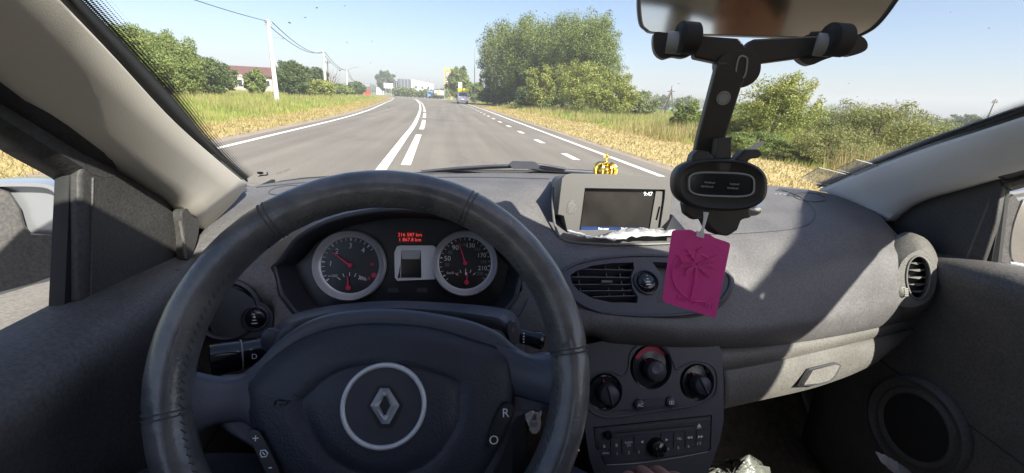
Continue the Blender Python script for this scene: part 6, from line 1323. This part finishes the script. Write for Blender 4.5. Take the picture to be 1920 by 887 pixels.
# fuel tanker lorry
Y = 185; a, b = P(801, 172, y=Y), P(832, 172, y=Y); L = b.x-a.x; lr = thing('tanker_lorry', 'blue cabbed lorry with a pale tank and yellow stripe near the filling station', 'lorry', ((a.x+b.x)/2, Y, 0)); zt = P(815, 168, y=Y).z
zt = 3.0; mb = MB(); mb.box((a.x+1.1, Y, 1.6), (1.0, 0, 0), (0, 1.1, 0), (0, 0, 1.2)); mb.build('cab', 'bluep', lr, bevel=.15); MB().box((a.x+.08, Y, 2.1), (.04, 0, 0), (0, .95, 0), (0, 0, .4)).build('windscreen', 'pane', lr); MB().box((a.x+.9, Y-1.12, 2.1), (.5, 0, 0), (0, .03, 0), (0, 0, .35)).build('side_window', 'pane', lr)
MB().tube([V((a.x+2.6, Y, 2.05)), V((a.x+2.7, Y, 2.05)), V((b.x-.1, Y, 2.05)), V((b.x, Y, 2.05))], [.8, 1.1, 1.1, .8], 18).build('tank', 'tank', lr); MB().tube([V((a.x+L*.62, Y, 2.05)), V((a.x+L*.72, Y, 2.05))], 1.12, 18).build('stripe', 'yellow', lr)
MB().box(((a.x+b.x)/2+.8, Y, .85), (L/2-.9, 0, 0), (0, .9, 0), (0, 0, .12)).build('chassis', 'blackm', lr)
for xx in (a.x+1.0, b.x-2.2, b.x-1.0): MB().tube([V((xx, Y-1.15, .5)), V((xx, Y+1.15, .5))], .5, 16).build('wheel', 'blackm', lr)
# ---- parked van with a yellow board on its roof
Y = 85; c = P(868, 180, y=Y); w_ = 1.06; x0 = c.x
vn = thing('parked_van', 'grey blue van with a yellow roof board parked at the right road edge', 'van', (x0, Y, 0))
prof = [(0, .35), (0, 1.0), (.08, 1.25), (.28, 1.95), (.45, 2.08), (3.3, 2.06), (3.9, 1.45), (4.7, 1.15), (4.85, .9), (4.85, .35)]
mb = MB(); mb.prism([V((x0-w_*.93, Y+a, z)) for a, z in prof], V((2*w_*.93, 0, 0))); mb.build('body', 'vanp', vn, bevel=.12)
mb = MB(); mb.prism([V((x0-.78, Y+.10, 1.32)), V((x0+.78, Y+.10, 1.32)), V((x0+.70, Y+.265, 1.90)), V((x0-.70, Y+.265, 1.90))], V((0, -.03, -.005))); mb.build('rear_window', 'pane', vn, bevel=.01)
MB().box((x0, Y-.04, .48), (w_*.92, 0, 0), (0, .10, 0), (0, 0, .14)).build('bumper', 'dkgrey', vn, bevel=.04)
MB().box((x0, Y-.02, .80), (.26, 0, 0), (0, .02, 0), (0, 0, .06)).build('number_plate', 'whitew', vn)
for s in (-1, 1):
    MB().box((x0+s*.86, Y+.06, 1.15), (.07, 0, 0), (0, .06, 0), (0, .03, .22)).build('tail_light', 'redp', vn, bevel=.02)
    MB().box((x0+s*1.12, Y+3.3, 1.35), (.14, 0, 0), (0, .05, 0), (0, 0, .12)).build('wing_mirror', 'blackm', vn, bevel=.03)
    for yy in (.85, 3.95): MB().tube([V((x0+s*.72, Y+yy, .33)), V((x0+s*.96, Y+yy, .33))], .33, 20).build('wheel', 'blackm', vn)
mb = MB(); mb.box((x0+.05, Y+.8, 2.38), (1.0, 0, 0), (0, .06, 0), (0, 0, .28)); mb.build('roof_board', 'yellow', vn, bevel=.03)
for s in (-1, 1): MB().tube([V((x0+s*.7, Y+.85, 2.0)), V((x0+s*.7, Y+.85, 2.4))], .03, 6).build('board_bracket', 'blackm', vn)
# bus stop sign
Y = 118; c = P(863, 160, y=Y); zt, zb = P(863, 154.5, y=Y).z, P(863, 165, y=Y).z; bs = thing('bus_stop_sign', 'white bus stop sign on a post behind the parked van', 'road sign', (c.x, Y, 0))
MB().tube([V((c.x, Y+.05, 0)), V((c.x, Y+.05, zt))], .05, 8).build('post', 'metalg', bs); q_ = Plane((c.x, Y, (zt+zb)/2), (0, -1, 0)); hh = (zt-zb)/2; MB().pbox(q_, -.42, .42, -hh, hh, 0, .04).build('plate', 'whitew', bs)
mb = MB(); mb.pbox(q_, -.24, .24, -.18, .26, .045, .05); mb.pbox(q_, -.2, -.1, -.26, -.16, .045, .05); mb.pbox(q_, .1, .2, -.26, -.16, .045, .05); mb.build('bus_symbol', 'dkgrey', bs); mb = MB(); mb.pbox(q_, -.19, .19, .02, .18, .051, .056); mb.build('symbol_window', 'whitew', bs)
# ---- haze
hm = bpy.data.materials.new('haze'); hm.use_nodes = True; t = hm.node_tree; t.nodes.clear(); o_ = t.nodes.new('ShaderNodeOutputMaterial'); pv = t.nodes.new('ShaderNodeVolumePrincipled'); pv.inputs['Color'].default_value = (.92, .95, 1, 1); pv.inputs['Density'].default_value = .0010; pv.inputs['Anisotropy'].default_value = .08
t.links.new(pv.outputs[0], o_.inputs['Volume'])
HAZE = 1
if HAZE:
    mb = MB(); mb.box((0, 300, 14), (640, 0, 0), (0, 400, 0), (0, 0, 15.5)); tag(mb.build('haze', hm, smooth=0), kind='stuff')
